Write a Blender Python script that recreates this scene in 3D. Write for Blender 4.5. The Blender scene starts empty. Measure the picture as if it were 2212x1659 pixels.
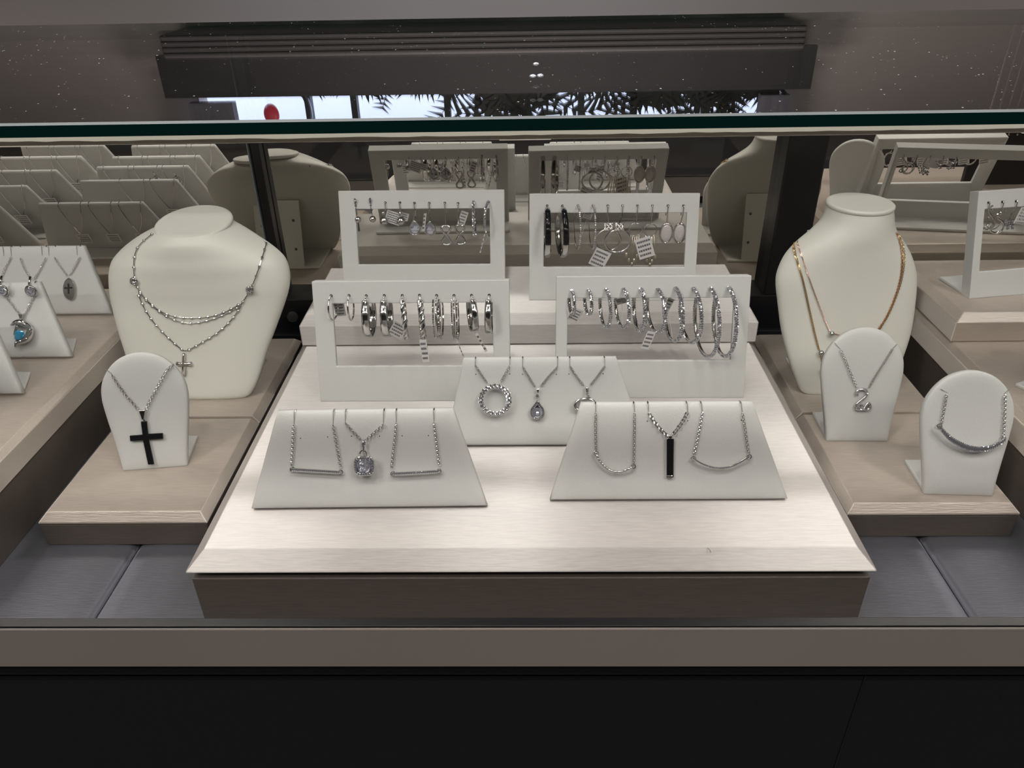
import bpy, bmesh, math, random
from mathutils import Vector, Matrix
from mathutils.bvhtree import BVHTree
random.seed(7)
V = Vector
sc = bpy.context.scene
COL = sc.collection

# ------------------------------------------------------------------ camera
CZ = 1.10                      # camera height above the shop floor
W, H, F = 2212, 1659, 1662.9
TILT, YAW, ROLL = math.radians(31.12), math.radians(-1.297), math.radians(1.086)
fw = V((math.sin(YAW)*math.cos(TILT), math.cos(YAW)*math.cos(TILT), -math.sin(TILT)))
rt = V((math.cos(YAW), -math.sin(YAW), 0)); dn = fw.cross(rt)
r2 = rt*math.cos(ROLL) + dn*math.sin(ROLL); d2 = -rt*math.sin(ROLL) + dn*math.cos(ROLL)
CAM = V((0, 0, CZ))
cd = bpy.data.cameras.new('camera'); cam = bpy.data.objects.new('camera', cd); COL.objects.link(cam)
cam.matrix_world = Matrix(((r2.x, -d2.x, -fw.x, 0), (r2.y, -d2.y, -fw.y, 0), (r2.z, -d2.z, -fw.z, CZ), (0, 0, 0, 1)))
cd.sensor_fit = 'HORIZONTAL'; cd.sensor_width = 36; cd.lens = F/W*36
cd.clip_start = 0.01; cd.clip_end = 60
sc.camera = cam

def ray(x, y):
    return r2*((x - W/2)/F) + d2*((y - H/2)/F) + fw
def atz(x, y, z):              # z measured from the camera height
    r = ray(x, y); return CAM + r*(z/r.z)
def aty(x, y, Y):
    r = ray(x, y); return CAM + r*(Y/r.y)
def atx(x, y, X):
    r = ray(x, y); return CAM + r*(X/r.x)

# ------------------------------------------------------------------ world, light, exposure
wd = bpy.data.worlds.new('world'); sc.world = wd; wd.use_nodes = True
wd.node_tree.nodes['Background'].inputs[0].default_value = (.55, .6, .7, 1)
wd.node_tree.nodes['Background'].inputs[1].default_value = .10
sc.view_settings.view_transform = 'Standard'
sc.view_settings.look = 'None'
sc.view_settings.gamma = 1
sc.view_settings.use_curve_mapping = False
sc.view_settings.exposure = 0
sc.cycles.max_bounces = 12; sc.cycles.transparent_max_bounces = 24
sc.cycles.glossy_bounces = 8; sc.cycles.diffuse_bounces = 5
sc.cycles.caustics_refractive = False
sc.cycles.blur_glossy = 1.0
sc.cycles.sample_clamp_indirect = 4.0
LED_POWER = .59
SPOT_POWER = 1.95
CEIL_POWER = 35
def area(name, loc, sx, sy, power, col, rot=(0, 0, 0), spread=180):
    l = bpy.data.lights.new(name, 'AREA'); l.shape = 'RECTANGLE'; l.size = sx; l.size_y = sy
    l.energy = power; l.color = col; l.spread = math.radians(spread)
    o = bpy.data.objects.new(name, l); o.location = loc; o.rotation_euler = rot; COL.objects.link(o); return o
# the LED line under the front edge of the glass top, aimed down and back into the case
LED_X = [-.64+.16*k for k in range(9)]
for x_ in LED_X:
    area('led_module_light', (x_, .2475, CZ-.0596), .010, .006, LED_POWER/11, (1.0, .96, .91), (math.radians(57), 0, 0))
# the fainter continuous line between the modules
area('led_line_light', (0, .2475, CZ-.0590), 1.46, .003, LED_POWER*.28, (1.0, .96, .91), (math.radians(57), 0, 0))
# small ceiling spotlights trained on the case
SPOTS = [(-1.05, -.50, 1), (-.10, -.58, .8), (1.05, -.50, 1), (-.15, .50, .9)]
for sx_, sy_, sp_ in SPOTS:
    d_ = V((sx_*.12, .40, CZ-.25)) - V((sx_, sy_, 3.06))
    area('ceiling_spot_light', (sx_, sy_, 3.06), .12, .12, SPOT_POWER*sp_, (1.0, .965, .92), d_.to_track_quat('-Z', 'Y').to_euler(), 70)
# ceiling panels of the shop
for px_, py_ in ((-1.6, -1.2), (1.4, -1.4), (-1.5, 1.6), (1.7, 1.8), (0, 3.6)):
    area('ceiling_panel_light', (px_, py_, 3.13), 1.1, .5, CEIL_POWER, (1.0, .93, .86))

# ------------------------------------------------------------------ materials
def lin(c):
    return tuple(((x/255)/12.92 if x/255 <= .04045 else (((x/255)+.055)/1.055)**2.4) for x in c) + (1,)
MATS = {}
def mat(name, col, rough=.5, metal=0, spec=.5, bump=None, var=None, sheen=0, coat=0, aniso=0, emis=None):
    m = bpy.data.materials.new(name); m.use_nodes = True; MATS[name] = m
    nt = m.node_tree; N = nt.nodes; L = nt.links; b = N['Principled BSDF']
    b.inputs['Base Color'].default_value = col; b.inputs['Roughness'].default_value = rough
    b.inputs['Metallic'].default_value = metal; b.inputs['Specular IOR Level'].default_value = spec
    b.inputs['Sheen Weight'].default_value = sheen; b.inputs['Coat Weight'].default_value = coat
    if aniso: b.inputs['Anisotropic'].default_value = aniso
    if emis: b.inputs['Emission Color'].default_value = emis[0]; b.inputs['Emission Strength'].default_value = emis[1]
    if bump or var:
        tc = N.new('ShaderNodeTexCoord'); mp = N.new('ShaderNodeMapping'); L.new(tc.outputs['Object'], mp.inputs[0])
        nz = N.new('ShaderNodeTexNoise'); L.new(mp.outputs[0], nz.inputs[0])
        s = bump or var
        nz.inputs['Scale'].default_value = s[0]; nz.inputs['Detail'].default_value = 3
        if len(s) > 2: mp.inputs['Scale'].default_value = s[2]
        if bump:
            bp = N.new('ShaderNodeBump'); bp.inputs['Strength'].default_value = bump[1]; bp.inputs['Distance'].default_value = .0004
            L.new(nz.outputs[0], bp.inputs['Height']); L.new(bp.outputs[0], b.inputs['Normal'])
        if var:
            rp = N.new('ShaderNodeMapRange'); L.new(nz.outputs[0], rp.inputs[0])
            rp.inputs[1].default_value = .3; rp.inputs[2].default_value = .7
            rp.inputs[3].default_value = 1-var[1]; rp.inputs[4].default_value = 1+var[1]
            hs = N.new('ShaderNodeHueSaturation'); hs.inputs['Color'].default_value = col
            L.new(rp.outputs[0], hs.inputs['Value']); L.new(hs.outputs[0], b.inputs['Base Color'])
    return m
WEAVE = (700, .10, (.12, 1.6, 1.6))
def satin_mat(name, col, hi, fac, rot=.25):
    '''thread running left to right: a highlight stretched across the thread'''
    m = mat(name, col, .55, spec=.4, var=(1100, .15, (.10, 1.5, 1.5)), bump=(1100, .16, (.10, 1.5, 1.5)))
    nt = m.node_tree; N = nt.nodes; L = nt.links; b = N['Principled BSDF']; out = N['Material Output']
    g = N.new('ShaderNodeBsdfAnisotropic'); g.inputs['Color'].default_value = hi; g.inputs['Roughness'].default_value = .60
    g.inputs['Anisotropy'].default_value = .75; g.inputs['Rotation'].default_value = rot
    cx = N.new('ShaderNodeCombineXYZ'); cx.inputs[1].default_value = 1; cx.inputs[2].default_value = .6
    L.new(cx.outputs[0], g.inputs['Tangent'])
    bp = [n for n in N if n.type == 'BUMP'][0]; L.new(bp.outputs[0], g.inputs['Normal'])
    mx = N.new('ShaderNodeMixShader'); mx.inputs[0].default_value = fac
    L.new(b.outputs[0], mx.inputs[1]); L.new(g.outputs[0], mx.inputs[2]); L.new(mx.outputs[0], out.inputs[0]); return m
M = dict(
    white=mat('white_leatherette', (.53, .535, .52, 1), .5, bump=(1400, .22)),
    ivory=mat('ivory_leatherette', (.60, .60, .545, 1), .42, bump=(1600, .10)),
    satin=satin_mat('champagne_satin', (.43, .395, .375, 1), (.92, .90, .88, 1), .34), satinside=satin_mat('champagne_satin_dim_sheen', (.44, .375, .325, 1), (.92, .86, .80, 1), .40, 0),  # satinside is the same fabric, its dimmer sheen put into the material
    cushion=satin_mat('grey_satin', (.065, .066, .075, 1), (.50, .51, .60, 1), .20, 0),
    black=mat('black_metal', (.006, .006, .007, 1), .35),
    base=mat('black_laminate', (.006, .006, .007, 1), .7, spec=.3, bump=(900, .2)),
    trim=mat('taupe_laminate', (.22, .195, .18, 1), .22, var=(3, .10, (1, 1, .3))),
    ledge=mat('taupe_ledge', (.040, .034, .030, 1), .6, spec=.2, bump=(900, .2)),
    chainm=mat('silver_chain', (.80, .79, .77, 1), .28, 1),
    silver=mat('silver', (.68, .67, .655, 1), .14, 1),
    dsilver=mat('dark_enamel_silver', (.05, .05, .055, 1), .10, .8),
    gold=mat('gold', (.80, .58, .28, 1), .18, 1),
    rose=mat('rose_gold', (.78, .48, .38, 1), .18, 1),
    blackst=mat('black_steel', (.02, .02, .022, 1), .12, .6),
    crystal=mat('crystal', (.74, .75, .80, 1), .05, .88, spec=1),
    gem=mat('clear_gem', (.74, .76, .86, 1), .02, .80, spec=1),
    blue=mat('blue_topaz', (.05, .30, .50, 1), .06, .35, spec=1, coat=1),
    pink=mat('rose_quartz', (.50, .455, .45, 1), .2, 0),
    tagm=mat('tag_paper', (.62, .61, .60, 1), .6),
    ink=mat('tag_ink', (.12, .12, .13, 1), .6), print_=mat('tag_print', (.02, .02, .022, 1), .6),
    hole=mat('pin_hole', (.02, .018, .016, 1), .9),
    slit=mat('slit', (.26, .26, .25, 1), .9),
    pearl=mat('champagne_metal', (.62, .56, .46, 1), .3, .8),
    bead=mat('glowing_seal', (.75, .70, .58, 1), .5, bump=(300, .8), emis=((1, .92, .74, 1), .36)),  # glow stands in for LED light leaking through the seal; modules share it
    rivet=mat('rivet', (.16, .13, .10, 1), .4, .5),
    floor=mat('shop_floor', (.040, .040, .042, 1), .45),
    wall=mat('brown_wall', (.66, .59, .555, 1), .6),
    ceil=mat('ceiling_paint', (.22, .205, .195, 1), .8),
    darkw=mat('dark_fascia', (.070, .067, .071, 1), .6), darkr=mat('dark_wall', (.042, .041, .044, 1), .6), midf=mat('fascia_shadow_line', (.11, .10, .105, 1), .6),
    greyf=mat('grey_fascia', (.22, .20, .205, 1), .6),
    frame=mat('window_frame', (.02, .028, .03, 1), .5),
    curtain=mat('grey_curtain', (.26, .25, .30, 1), .8, var=(20, .2, (1, 1, .1))),
    red=mat('glowing_red_plastic', (.6, .05, .07, 1), .4, emis=((.8, .05, .08, 1), .25)),  # plastic given a faint glow of its own, though no lamp
    leaf=mat('palm_leaf', (.012, .016, .014, 1), .6),
    sky=mat('daylight_pane', (.1, .1, .1, 1), 1, emis=((.64, .73, 1, 1), 2.6)),
)
def gloss_mix(name, ior, tint, edge=False, dust=False, tr=(1, 1, 1, 1)):
    m = bpy.data.materials.new(name); m.use_nodes = True; nt = m.node_tree; N = nt.nodes; L = nt.links; N.clear()
    out = N.new('ShaderNodeOutputMaterial'); mix = N.new('ShaderNodeMixShader'); t = N.new('ShaderNodeBsdfTransparent')
    g = N.new('ShaderNodeBsdfGlossy'); g.inputs['Roughness'].default_value = 0; g.inputs['Color'].default_value = tint
    t.inputs['Color'].default_value = tr
    fr = N.new('ShaderNodeFresnel'); geo = N.new('ShaderNodeNewGeometry'); mr = N.new('ShaderNodeMapRange')
    mr.inputs[3].default_value = ior; mr.inputs[4].default_value = 1/ior
    L.new(geo.outputs['Backfacing'], mr.inputs[0]); L.new(mr.outputs[0], fr.inputs['IOR'])
    L.new(fr.outputs[0], mix.inputs[0]); L.new(t.outputs[0], mix.inputs[1]); L.new(g.outputs[0], mix.inputs[2])
    last = mix
    if dust:
        tc = N.new('ShaderNodeTexCoord'); vo = N.new('ShaderNodeTexVoronoi'); vo.inputs['Scale'].default_value = 480
        L.new(tc.outputs['Object'], vo.inputs[0])
        nz = N.new('ShaderNodeTexNoise'); nz.inputs['Scale'].default_value = 14; L.new(tc.outputs['Object'], nz.inputs[0])
        sep = N.new('ShaderNodeSeparateColor'); L.new(vo.outputs['Color'], sep.inputs[0])
        # size of each speck: only some cells carry one
        a = N.new('ShaderNodeMapRange'); L.new(sep.outputs[0], a.inputs[0]); a.inputs[1].default_value = .84; a.inputs[2].default_value = 1
        a.inputs[3].default_value = 0; a.inputs[4].default_value = .30
        b = N.new('ShaderNodeMath'); b.operation = 'MULTIPLY'; L.new(a.outputs[0], b.inputs[0]); L.new(nz.outputs[0], b.inputs[1])
        c = N.new('ShaderNodeMath'); c.operation = 'LESS_THAN'; L.new(vo.outputs['Distance'], c.inputs[0]); L.new(b.outputs[0], c.inputs[1])
        c2 = N.new('ShaderNodeMath'); c2.operation = 'MULTIPLY'; L.new(c.outputs[0], c2.inputs[0]); c2.inputs[1].default_value = .75
        d = N.new('ShaderNodeBsdfDiffuse'); d.inputs[0].default_value = (.85, .85, .85, 1)
        m2 = N.new('ShaderNodeMixShader'); L.new(c2.outputs[0], m2.inputs[0]); L.new(mix.outputs[0], m2.inputs[1]); L.new(d.outputs[0], m2.inputs[2])
        last = m2
    L.new(last.outputs[0], out.inputs[0]); return m
M['glass'] = gloss_mix('clear_glass', 1.25, (1, 1, 1, 1))
M['glasstop'] = gloss_mix('glass_top', 1.52, (1, 1, 1, 1), dust=True, tr=(.84, .845, .84, 1))
M['glassedge'] = mat('green_glass_edge', (.002, .016, .014, 1), .12)
M['glassbev'] = mat('ground_glass_arris', (.14, .16, .17, 1), .5)
mm = mat('mirror_silvering', (.84, .82, .77, 1), .0, 1); M['mirror'] = mm

# ------------------------------------------------------------------ mesh helpers
class MB:
    def __init__(s): s.v = []; s.f = []; s.mi = []
    def add(s, vs, fs, mi=0):
        n = len(s.v); s.v += [V(p) for p in vs]; s.f += [[n+i for i in f] for f in fs]; s.mi += [mi]*len(fs); return s
    def box(s, a, b, mi=0):
        x0, y0, z0 = a; x1, y1, z1 = b
        return s.add([(x0,y0,z0),(x1,y0,z0),(x1,y1,z0),(x0,y1,z0),(x0,y0,z1),(x1,y0,z1),(x1,y1,z1),(x0,y1,z1)],
                     [(0,3,2,1),(4,5,6,7),(0,1,5,4),(1,2,6,5),(2,3,7,6),(3,0,4,7)], mi)
    def obox(s, c, ax, ay, az, sx, sy, sz, mi=0):
        p = [c + ax*(sx*i/2) + ay*(sy*j/2) + az*(sz*k/2) for k in (-1, 1) for j in (-1, 1) for i in (-1, 1)]
        return s.add(p, [(0,2,3,1),(4,5,7,6),(0,1,5,4),(1,3,7,5),(3,2,6,7),(2,0,4,6)], mi)
    def loft(s, rings, closed=True, caps=True, mi=0):
        n = len(rings[0]); base = len(s.v); s.v += [V(p) for r in rings for p in r]; m = n if closed else n-1
        for i in range(len(rings)-1):
            for j in range(m):
                k = (j+1) % n; s.f.append([base+i*n+j, base+i*n+k, base+(i+1)*n+k, base+(i+1)*n+j]); s.mi.append(mi)
        if caps:
            s.f.append([base+j for j in range(n)][::-1]); s.mi.append(mi)
            s.f.append([base+(len(rings)-1)*n+j for j in range(n)]); s.mi.append(mi)
        return s
    def tube(s, pts, r, n=6, closed=False, mi=0, sq=None, up=None):
        pts = [V(p) for p in pts]; m = len(pts); rings = []
        prev = up
        for i, p in enumerate(pts):
            a = pts[(i-1) % m] if (closed or i) else p; b = pts[(i+1) % m] if (closed or i < m-1) else p
            t = (b-a).normalized()
            if prev is None: prev = V((0, 0, 1)) if abs(t.z) < .9 else V((1, 0, 0))
            u = (prev - t*prev.dot(t))
            if u.length < 1e-6: u = t.orthogonal()
            u.normalize(); w = t.cross(u)
            if up is None: prev = u
            rr = r[i] if isinstance(r, (list, tuple)) else r
            if sq: rings.append([p + u*(sq[0]*x) + w*(sq[1]*y) for x, y in ((-.5,-.5),(.5,-.5),(.5,.5),(-.5,.5))])
            else: rings.append([p + u*(rr*math.cos(2*math.pi*k/n)) + w*(rr*math.sin(2*math.pi*k/n)) for k in range(n)])
        if closed: rings.append(rings[0])
        return s.loft(rings, caps=not closed, mi=mi)
    def ball(s, c, r, seg=8, rings=6, sc=(1, 1, 1), mi=0, M3=None):
        c = V(c); vs = []; fs = []
        def T(p):
            p = V((p[0]*sc[0], p[1]*sc[1], p[2]*sc[2]))
            if M3 is not None: p = M3 @ p
            return c + p
        vs.append(T((0, 0, r)))
        for i in range(1, rings):
            a = math.pi*i/rings
            for j in range(seg):
                b = 2*math.pi*j/seg; vs.append(T((r*math.sin(a)*math.cos(b), r*math.sin(a)*math.sin(b), r*math.cos(a))))
        vs.append(T((0, 0, -r)))
        for j in range(seg): fs.append((0, 1+j, 1+(j+1) % seg))
        for i in range(rings-2):
            for j in range(seg):
                a = 1+i*seg+j; b = 1+i*seg+(j+1) % seg; fs.append((a, a+seg, b+seg, b))
        e = len(vs)-1
        for j in range(seg): fs.append((e, 1+(rings-2)*seg+(j+1) % seg, 1+(rings-2)*seg+j))
        return s.add(vs, fs, mi)
    def ico(s, c, r, mi=0):
        g = (1+5**.5)/2; k = r/math.sqrt(1+g*g); q = Matrix.Rotation(random.random()*6, 3, V((random.random(), random.random(), random.random()+.1)).normalized())
        P = [(-1,g,0),(1,g,0),(-1,-g,0),(1,-g,0),(0,-1,g),(0,1,g),(0,-1,-g),(0,1,-g),(g,0,-1),(g,0,1),(-g,0,-1),(-g,0,1)]
        Fc = [(0,11,5),(0,5,1),(0,1,7),(0,7,10),(0,10,11),(1,5,9),(5,11,4),(11,10,2),(10,7,6),(7,1,8),(3,9,4),(3,4,2),(3,2,6),(3,6,8),(3,8,9),(4,9,5),(2,4,11),(6,2,10),(8,6,7),(9,8,1)]
        return s.add([V(c) + q @ (V(p)*k) for p in P], Fc, mi)
    def build(s, name, m, parent=None, org=(0, 0, 0), smooth=False, bevel=None, seg=2):
        org = V(org); me = bpy.data.meshes.new(name); me.from_pydata([v-org for v in s.v], [], s.f)
        ms = m if isinstance(m, (list, tuple)) else [m]
        for k in ms: me.materials.append(M[k] if isinstance(k, str) else k)
        me.polygons.foreach_set('material_index', s.mi)
        bm = bmesh.new(); bm.from_mesh(me); bmesh.ops.recalc_face_normals(bm, faces=bm.faces); bm.to_mesh(me); bm.free()
        if smooth: me.polygons.foreach_set('use_smooth', [True]*len(me.polygons))
        o = bpy.data.objects.new(name, me); COL.objects.link(o)
        if parent is not None:
            o.parent = parent
            if parent.type == 'EMPTY' or True: pass
        else: o.location = org
        if bevel:
            b = o.modifiers.new('bevel', 'BEVEL'); b.width = bevel; b.segments = seg; b.limit_method = 'ANGLE'; b.angle_limit = math.radians(35)
            b.harden_normals = False
            me.polygons.foreach_set('use_smooth', [True]*len(me.polygons)) if smooth else None
        return o
def tag(o, label=None, cat=None, group=None, kind=None):
    if label: o['label'] = label
    if cat: o['category'] = cat
    if group: o['group'] = group
    if kind: o['kind'] = kind
    return o
def thing(name, org, label, cat, group=None):
    o = bpy.data.objects.new(name, None); o.location = org; o.empty_display_size = .01; COL.objects.link(o)
    return tag(o, label, cat, group)
class T:
    """a thing: an Empty at its base and parts in world coordinates under it"""
    def __init__(s, name, org, label, cat, group=None):
        s.org = V(org); s.o = thing(name, s.org, label, cat, group)
    def part(s, name, mb, m, sub=None, label=None, **k):
        o = mb.build(name, m, sub or s.o, s.org, **k)
        if sub is not None: pass
        if label: o['label'] = label
        return o
def struct(name, mb, m, **k):
    o = mb.build(name, m, **k); o['kind'] = 'structure'; return o

# ------------------------------------------------------------------ shop shell
Z = lambda z: CZ + z
struct('floor', MB().box((-7, -5, -.1), (7, 6.2, 0)), 'floor')
struct('ceiling', MB().box((-7, -5, 3.2), (7, 6.2, 3.3)), 'ceil')
struct('wall_left', MB().box((-7.1, -5, 0), (-7, 6.2, 3.2)), 'wall')
struct('wall_right', MB().box((7, -5, 0), (7.1, 6.2, 3.2)), 'wall')
struct('wall_front', MB().box((-7, -5.1, 0), (7, -5, 3.2)), 'darkr')
YF = 5.0
def rf(px, py, Y=YF):          # point at distance Y whose mirror image in the glass top is seen at this pixel
    p = aty(px, py, Y); return V((p.x, Y, 2*Z(-.0497) - p.z))
wl, wr = rf(405, 230).x, rf(1712, 230).x
zs = rf(1106, 205).z
w = MB(); w.box((-7, YF+.2, 0), (wl, YF+.4, 3.2)); w.box((wr, YF+.2, 0), (7, YF+.4, 3.2)); w.box((wl, YF+.2, 0), (wr, YF+.4, zs)); w.box((wl, YF+.2, 2.85), (wr, YF+.4, 3.2))
struct('wall_back', w, 'wall')
# window band high in the far wall, mullions and glass giving daylight
win = MB().box((wl, YF+.34, zs), (wr, YF+.36, 2.85)).build('window_1', 'sky'); win['kind'] = 'structure'
fr = MB()
for px in (640, 745, 957, 1072, 1262, 1383, 1545, 1588):
    x = rf(px, 225).x; fr.box((x-.02, YF+.26, zs), (x+.02, YF+.33, 2.85))
fr.box((wl, YF+.24, zs-.05), (wr, YF+.33, zs+.012)); fr.box((wl, YF+.26, 2.80), (wr, YF+.33, 2.85))
fr.build('window_frame', 'frame', win)
# fascias of the shop front across the hall
f0 = rf(372, 62); f1 = rf(1712, 108)
struct('trim_1', MB().box((rf(378, 60).x, YF-.25, rf(700, 60).z), (rf(1714, 60).x, YF+.2, rf(700, 108).z)), 'greyf', bevel=.01)
cr = MB()
for k, yy in enumerate((62, 74, 86, 98)):
    cr.box((rf(380, 60).x, YF-.262, rf(700, yy).z), (rf(1712, 60).x, YF-.25, rf(700, yy+3).z))
struct('fascia_shade_strips', cr, 'midf')  # shade lines across the fascia, put in as darker strips
struct('trim_3', MB().box((rf(350, 150).x, YF-.05, rf(700, 112).z), (rf(1752, 150).x, YF-.01, rf(700, 204).z)), 'darkw')
tag(MB().box((rf(410, 230).x, YF-.02, zs+.02), (rf(505, 230).x, YF+.05, 2.8)).build('curtain', 'curtain'), 'grey blind hanging beside the far windows, seen mirrored in the glass top', 'blind')
tag(MB().box((rf(1640, 230).x, YF-.02, zs+.02), (rf(1702, 230).x, YF+.05, 2.8)).build('curtain', 'curtain'), 'pale panel at the right end of the far windows, mirrored in glass top', 'blind')
struct('trim_4', MB().box((wl, YF-.01, zs-.30), (wr, YF+.2, zs-.26)), 'darkw')
def palm(x, s, label, n=22, sd=1):
    rnd = random.Random(sd); t = T('potted_palm', (x, YF+.10, zs-.26), label, 'plant', 'potted palms on the far window sill')
    org = t.org
    b = MB(); b.loft([[org+V((math.cos(a)*r, math.sin(a)*r, z)) for a in [k*math.pi/5 for k in range(10)]] for z, r in ((0, .07*s), (.10*s, .10*s), (.11*s, .085*s))])
    t.part('pot', b, 'black')
    lf = MB()
    for i in range(n):
        a = rnd.uniform(0, 2*math.pi); L = rnd.uniform(.45, .95)*s; arch = rnd.uniform(.5, 1.5)
        st = [org + V((math.cos(a)*L*.75*q, math.sin(a)*.07*L*q, .1*s + L*(q*1.15 - arch*.55*q*q))) for q in [j/8 for j in range(9)]]
        lf.tube(st, .004*s, 4)
        for j in range(2, 9):
            for sg in (-1, 1):
                base = st[j]; d = (st[j]-st[j-1]).normalized(); side = V((0, 1, 0)).cross(d)*sg
                tip = base + (side*.75 + d*.55 + V((0, 0, -.25)))*(.20*s)
                wv = d*(.024*s); th = V((0, .003, 0))
                lf.add([base-wv, base+wv, tip, base+th], [(0, 1, 2), (0, 2, 3), (1, 3, 2), (0, 3, 1)])
    t.part('fronds', lf, 'leaf')
for i, (px, s, lb) in enumerate(((705, .36, 'small palm leftmost on the far window sill, mirrored in glass top'),
        (850, .42, 'palm second from left on the far sill, mirrored in glass top'),
        (1010, .5, 'bushy palm third from left on the far sill, mirrored in glass top'),
        (1150, .8, 'largest dark palm in the middle of the far window, mirrored in glass top'),
        (1310, .48, 'palm just right of the largest one on the far sill, mirrored'),
        (1450, .75, 'dense palm fifth from left on the far sill, mirrored in glass top'),
        (1610, .65, 'rightmost palm with arching fronds on the far sill, mirrored'))):
    palm(rf(px, 225).x, s, lb, 17, i+3)
t = T('display_dome', (rf(612, 225).x, YF+.10, zs-.26), 'round clear dome with a red side on the far sill, mirrored in glass top', 'display dome')
b = MB(); b.ball(t.org + V((0, 0, .36)), .15, 20, 12, (1, .6, 1.25)); t.part('dome', b, M['glass'], smooth=True)
b = MB(); b.ball(t.org + V((-.11, -.02, .37)), .05, 16, 10, (1, .6, 1.3)); t.part('red_panel', b, 'red', smooth=True)
b = MB().box(t.org + V((-.12, -.08, 0)), t.org + V((.12, .08, .19))); t.part('base', b, 'black', bevel=.01)
# ceiling light housings
for px_, py_ in ((-1.6, -1.2), (1.4, -1.4), (-1.5, 1.6), (1.7, 1.8), (0, 3.6)):
    b = MB(); b.box((px_-.58, py_-.28, 3.14), (px_+.58, py_+.28, 3.2)); tag(b.build('ceiling_light', 'greyf'), 'flat rectangular ceiling light panel above the shop floor', 'ceiling light', 'ceiling light panels')

for i, (sx_, sy_, sp_) in enumerate(SPOTS):
    b = MB(); d_ = (V((sx_*.12, .40, CZ-.25)) - V((sx_, sy_, 3.06))).normalized(); c = V((sx_, sy_, 3.06))
    b.tube([c - d_*.10, c - d_*.012], .09, 16); b.tube([c - d_*.10, V((sx_, sy_, 3.2))], .012, 8)
    tag(b.build('ceiling_spotlight', 'black'), ('black ceiling spotlight at the left front above the case', 'black ceiling spotlight at the middle front above the case', 'black ceiling spotlight at the right front above the case', 'black ceiling spotlight behind and above the case')[i], 'spotlight', 'ceiling spotlights over the case')
# ------------------------------------------------------------------ display case
XC = .75
YG = .235
zd = -.297                     # deck
case = T('display_case', (0, .42, 0), 'long glass showcase counter with taupe trim, black base and mirrored back', 'display case')
def cp(name, mb, m, sub=None, **k): return case.part(name, mb, m, sub, **k)
cp('base_cabinet', MB().box((-XC, YG+.004, 0), (XC, .62, Z(-.3020))).box((-XC, YG+.004, Z(-.3020)), (XC, .2370, Z(-.2921))), 'base')
sx = atz(1890, 1440, -.2925).x
cp('base_panel_seam', MB().box((sx-.0003, YG+.0036, .1), (sx+.0003, YG+.0046, Z(-.2925))), 'black')
cp('front_trim', MB().box((-XC, YG-.001, Z(-.2924)), (XC, YG+.0035, Z(-.2672))), 'trim', bevel=.0006)
cp('trim_rail', MB().box((-XC, YG-.0004, Z(-.2672)), (XC, YG+.0045, Z(-.2660))), 'black', bevel=.0003)
cp('deck_board', MB().box((-XC, .2370, Z(-.3020)), (XC, .62, Z(-.3013))), 'black')
cp('front_glass', MB().box((-XC, .2375, Z(-.2665)), (XC, .2405, Z(-.0556))), M['glass'])
# top glass: clear slab with green edges
gt = MB()
y1 = .502
gt.add([(-XC, YG, Z(-.0497)), (XC, YG, Z(-.0497)), (XC, y1, Z(-.0497)), (-XC, y1, Z(-.0497))], [(0, 1, 2, 3)], 0)
gt.add([(-XC, YG, Z(-.0540)), (XC, YG, Z(-.0540)), (XC, y1, Z(-.0540)), (-XC, y1, Z(-.0540))], [(3, 2, 1, 0)], 0)
gt.add([(-XC, YG-.0010, Z(-.0503)), (XC, YG-.0010, Z(-.0503)), (XC, YG-.0010, Z(-.0537)), (-XC, YG-.0010, Z(-.0537))], [(0, 3, 2, 1)], 1)
gt.add([(-XC, YG, Z(-.0497)), (XC, YG, Z(-.0497)), (XC, YG-.0010, Z(-.0503)), (-XC, YG-.0010, Z(-.0503))], [(0, 3, 2, 1)], 2)
gt.add([(-XC, YG-.0010, Z(-.0537)), (XC, YG-.0010, Z(-.0537)), (XC, YG, Z(-.0540)), (-XC, YG, Z(-.0540))], [(0, 3, 2, 1)], 2)
gt.add([(-XC, y1, Z(-.0497)), (XC, y1, Z(-.0497)), (XC, y1, Z(-.0540)), (-XC, y1, Z(-.0540))], [(0, 1, 2, 3)], 1)
cp('top_glass', gt, [M['glasstop'], 'glassedge', 'glassbev'])
# glue line, its glow standing in for leaking LED light, and LED channel
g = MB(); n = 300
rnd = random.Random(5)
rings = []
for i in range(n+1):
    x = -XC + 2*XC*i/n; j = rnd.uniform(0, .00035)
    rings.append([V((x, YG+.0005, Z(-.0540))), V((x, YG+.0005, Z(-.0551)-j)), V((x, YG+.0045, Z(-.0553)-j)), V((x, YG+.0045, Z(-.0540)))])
g.loft(rings); cp('glowing_seal', g, 'bead')
cp('led_channel', MB().box((-XC, .2410, Z(-.0580)), (XC, .2520, Z(-.0542))), 'pearl', bevel=.0005)
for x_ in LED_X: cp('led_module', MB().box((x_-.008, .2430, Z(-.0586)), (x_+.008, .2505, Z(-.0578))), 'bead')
# rear ledge, mirrored doors, track, posts
cp('rear_ledge', MB().box((-XC, .5025, Z(-.0560)), (XC, 1.00, Z(-.0500))), 'ledge', bevel=.0006)
YM, YL, YR = .580, .573, .567
xl = aty(549, 400, YL).x
xr0, xr1 = aty(1687, 400, YR).x, aty(1772, 400, YR).x
cp('mirror_door', MB().box((xl, YM, Z(-.2600)), (xr1, YM+.004, Z(-.0560))), 'mirror')
cp('mirror_door', MB().box((-XC, YL, Z(-.2600)), (xl, YL+.004, Z(-.0560))), 'mirror')
cp('mirror_door', MB().box((xr1, YR, Z(-.2600)), (XC, YR+.004, Z(-.0560))), 'mirror')
xa, xb = aty(536, 330, YL-.002).x, aty(562, 330, YL-.002).x
cp('door_stile', MB().box((xa+.0025, YL-.003, Z(-.2600)), (xb, YL+.006, Z(-.0560))), 'black', bevel=.0006)
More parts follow.
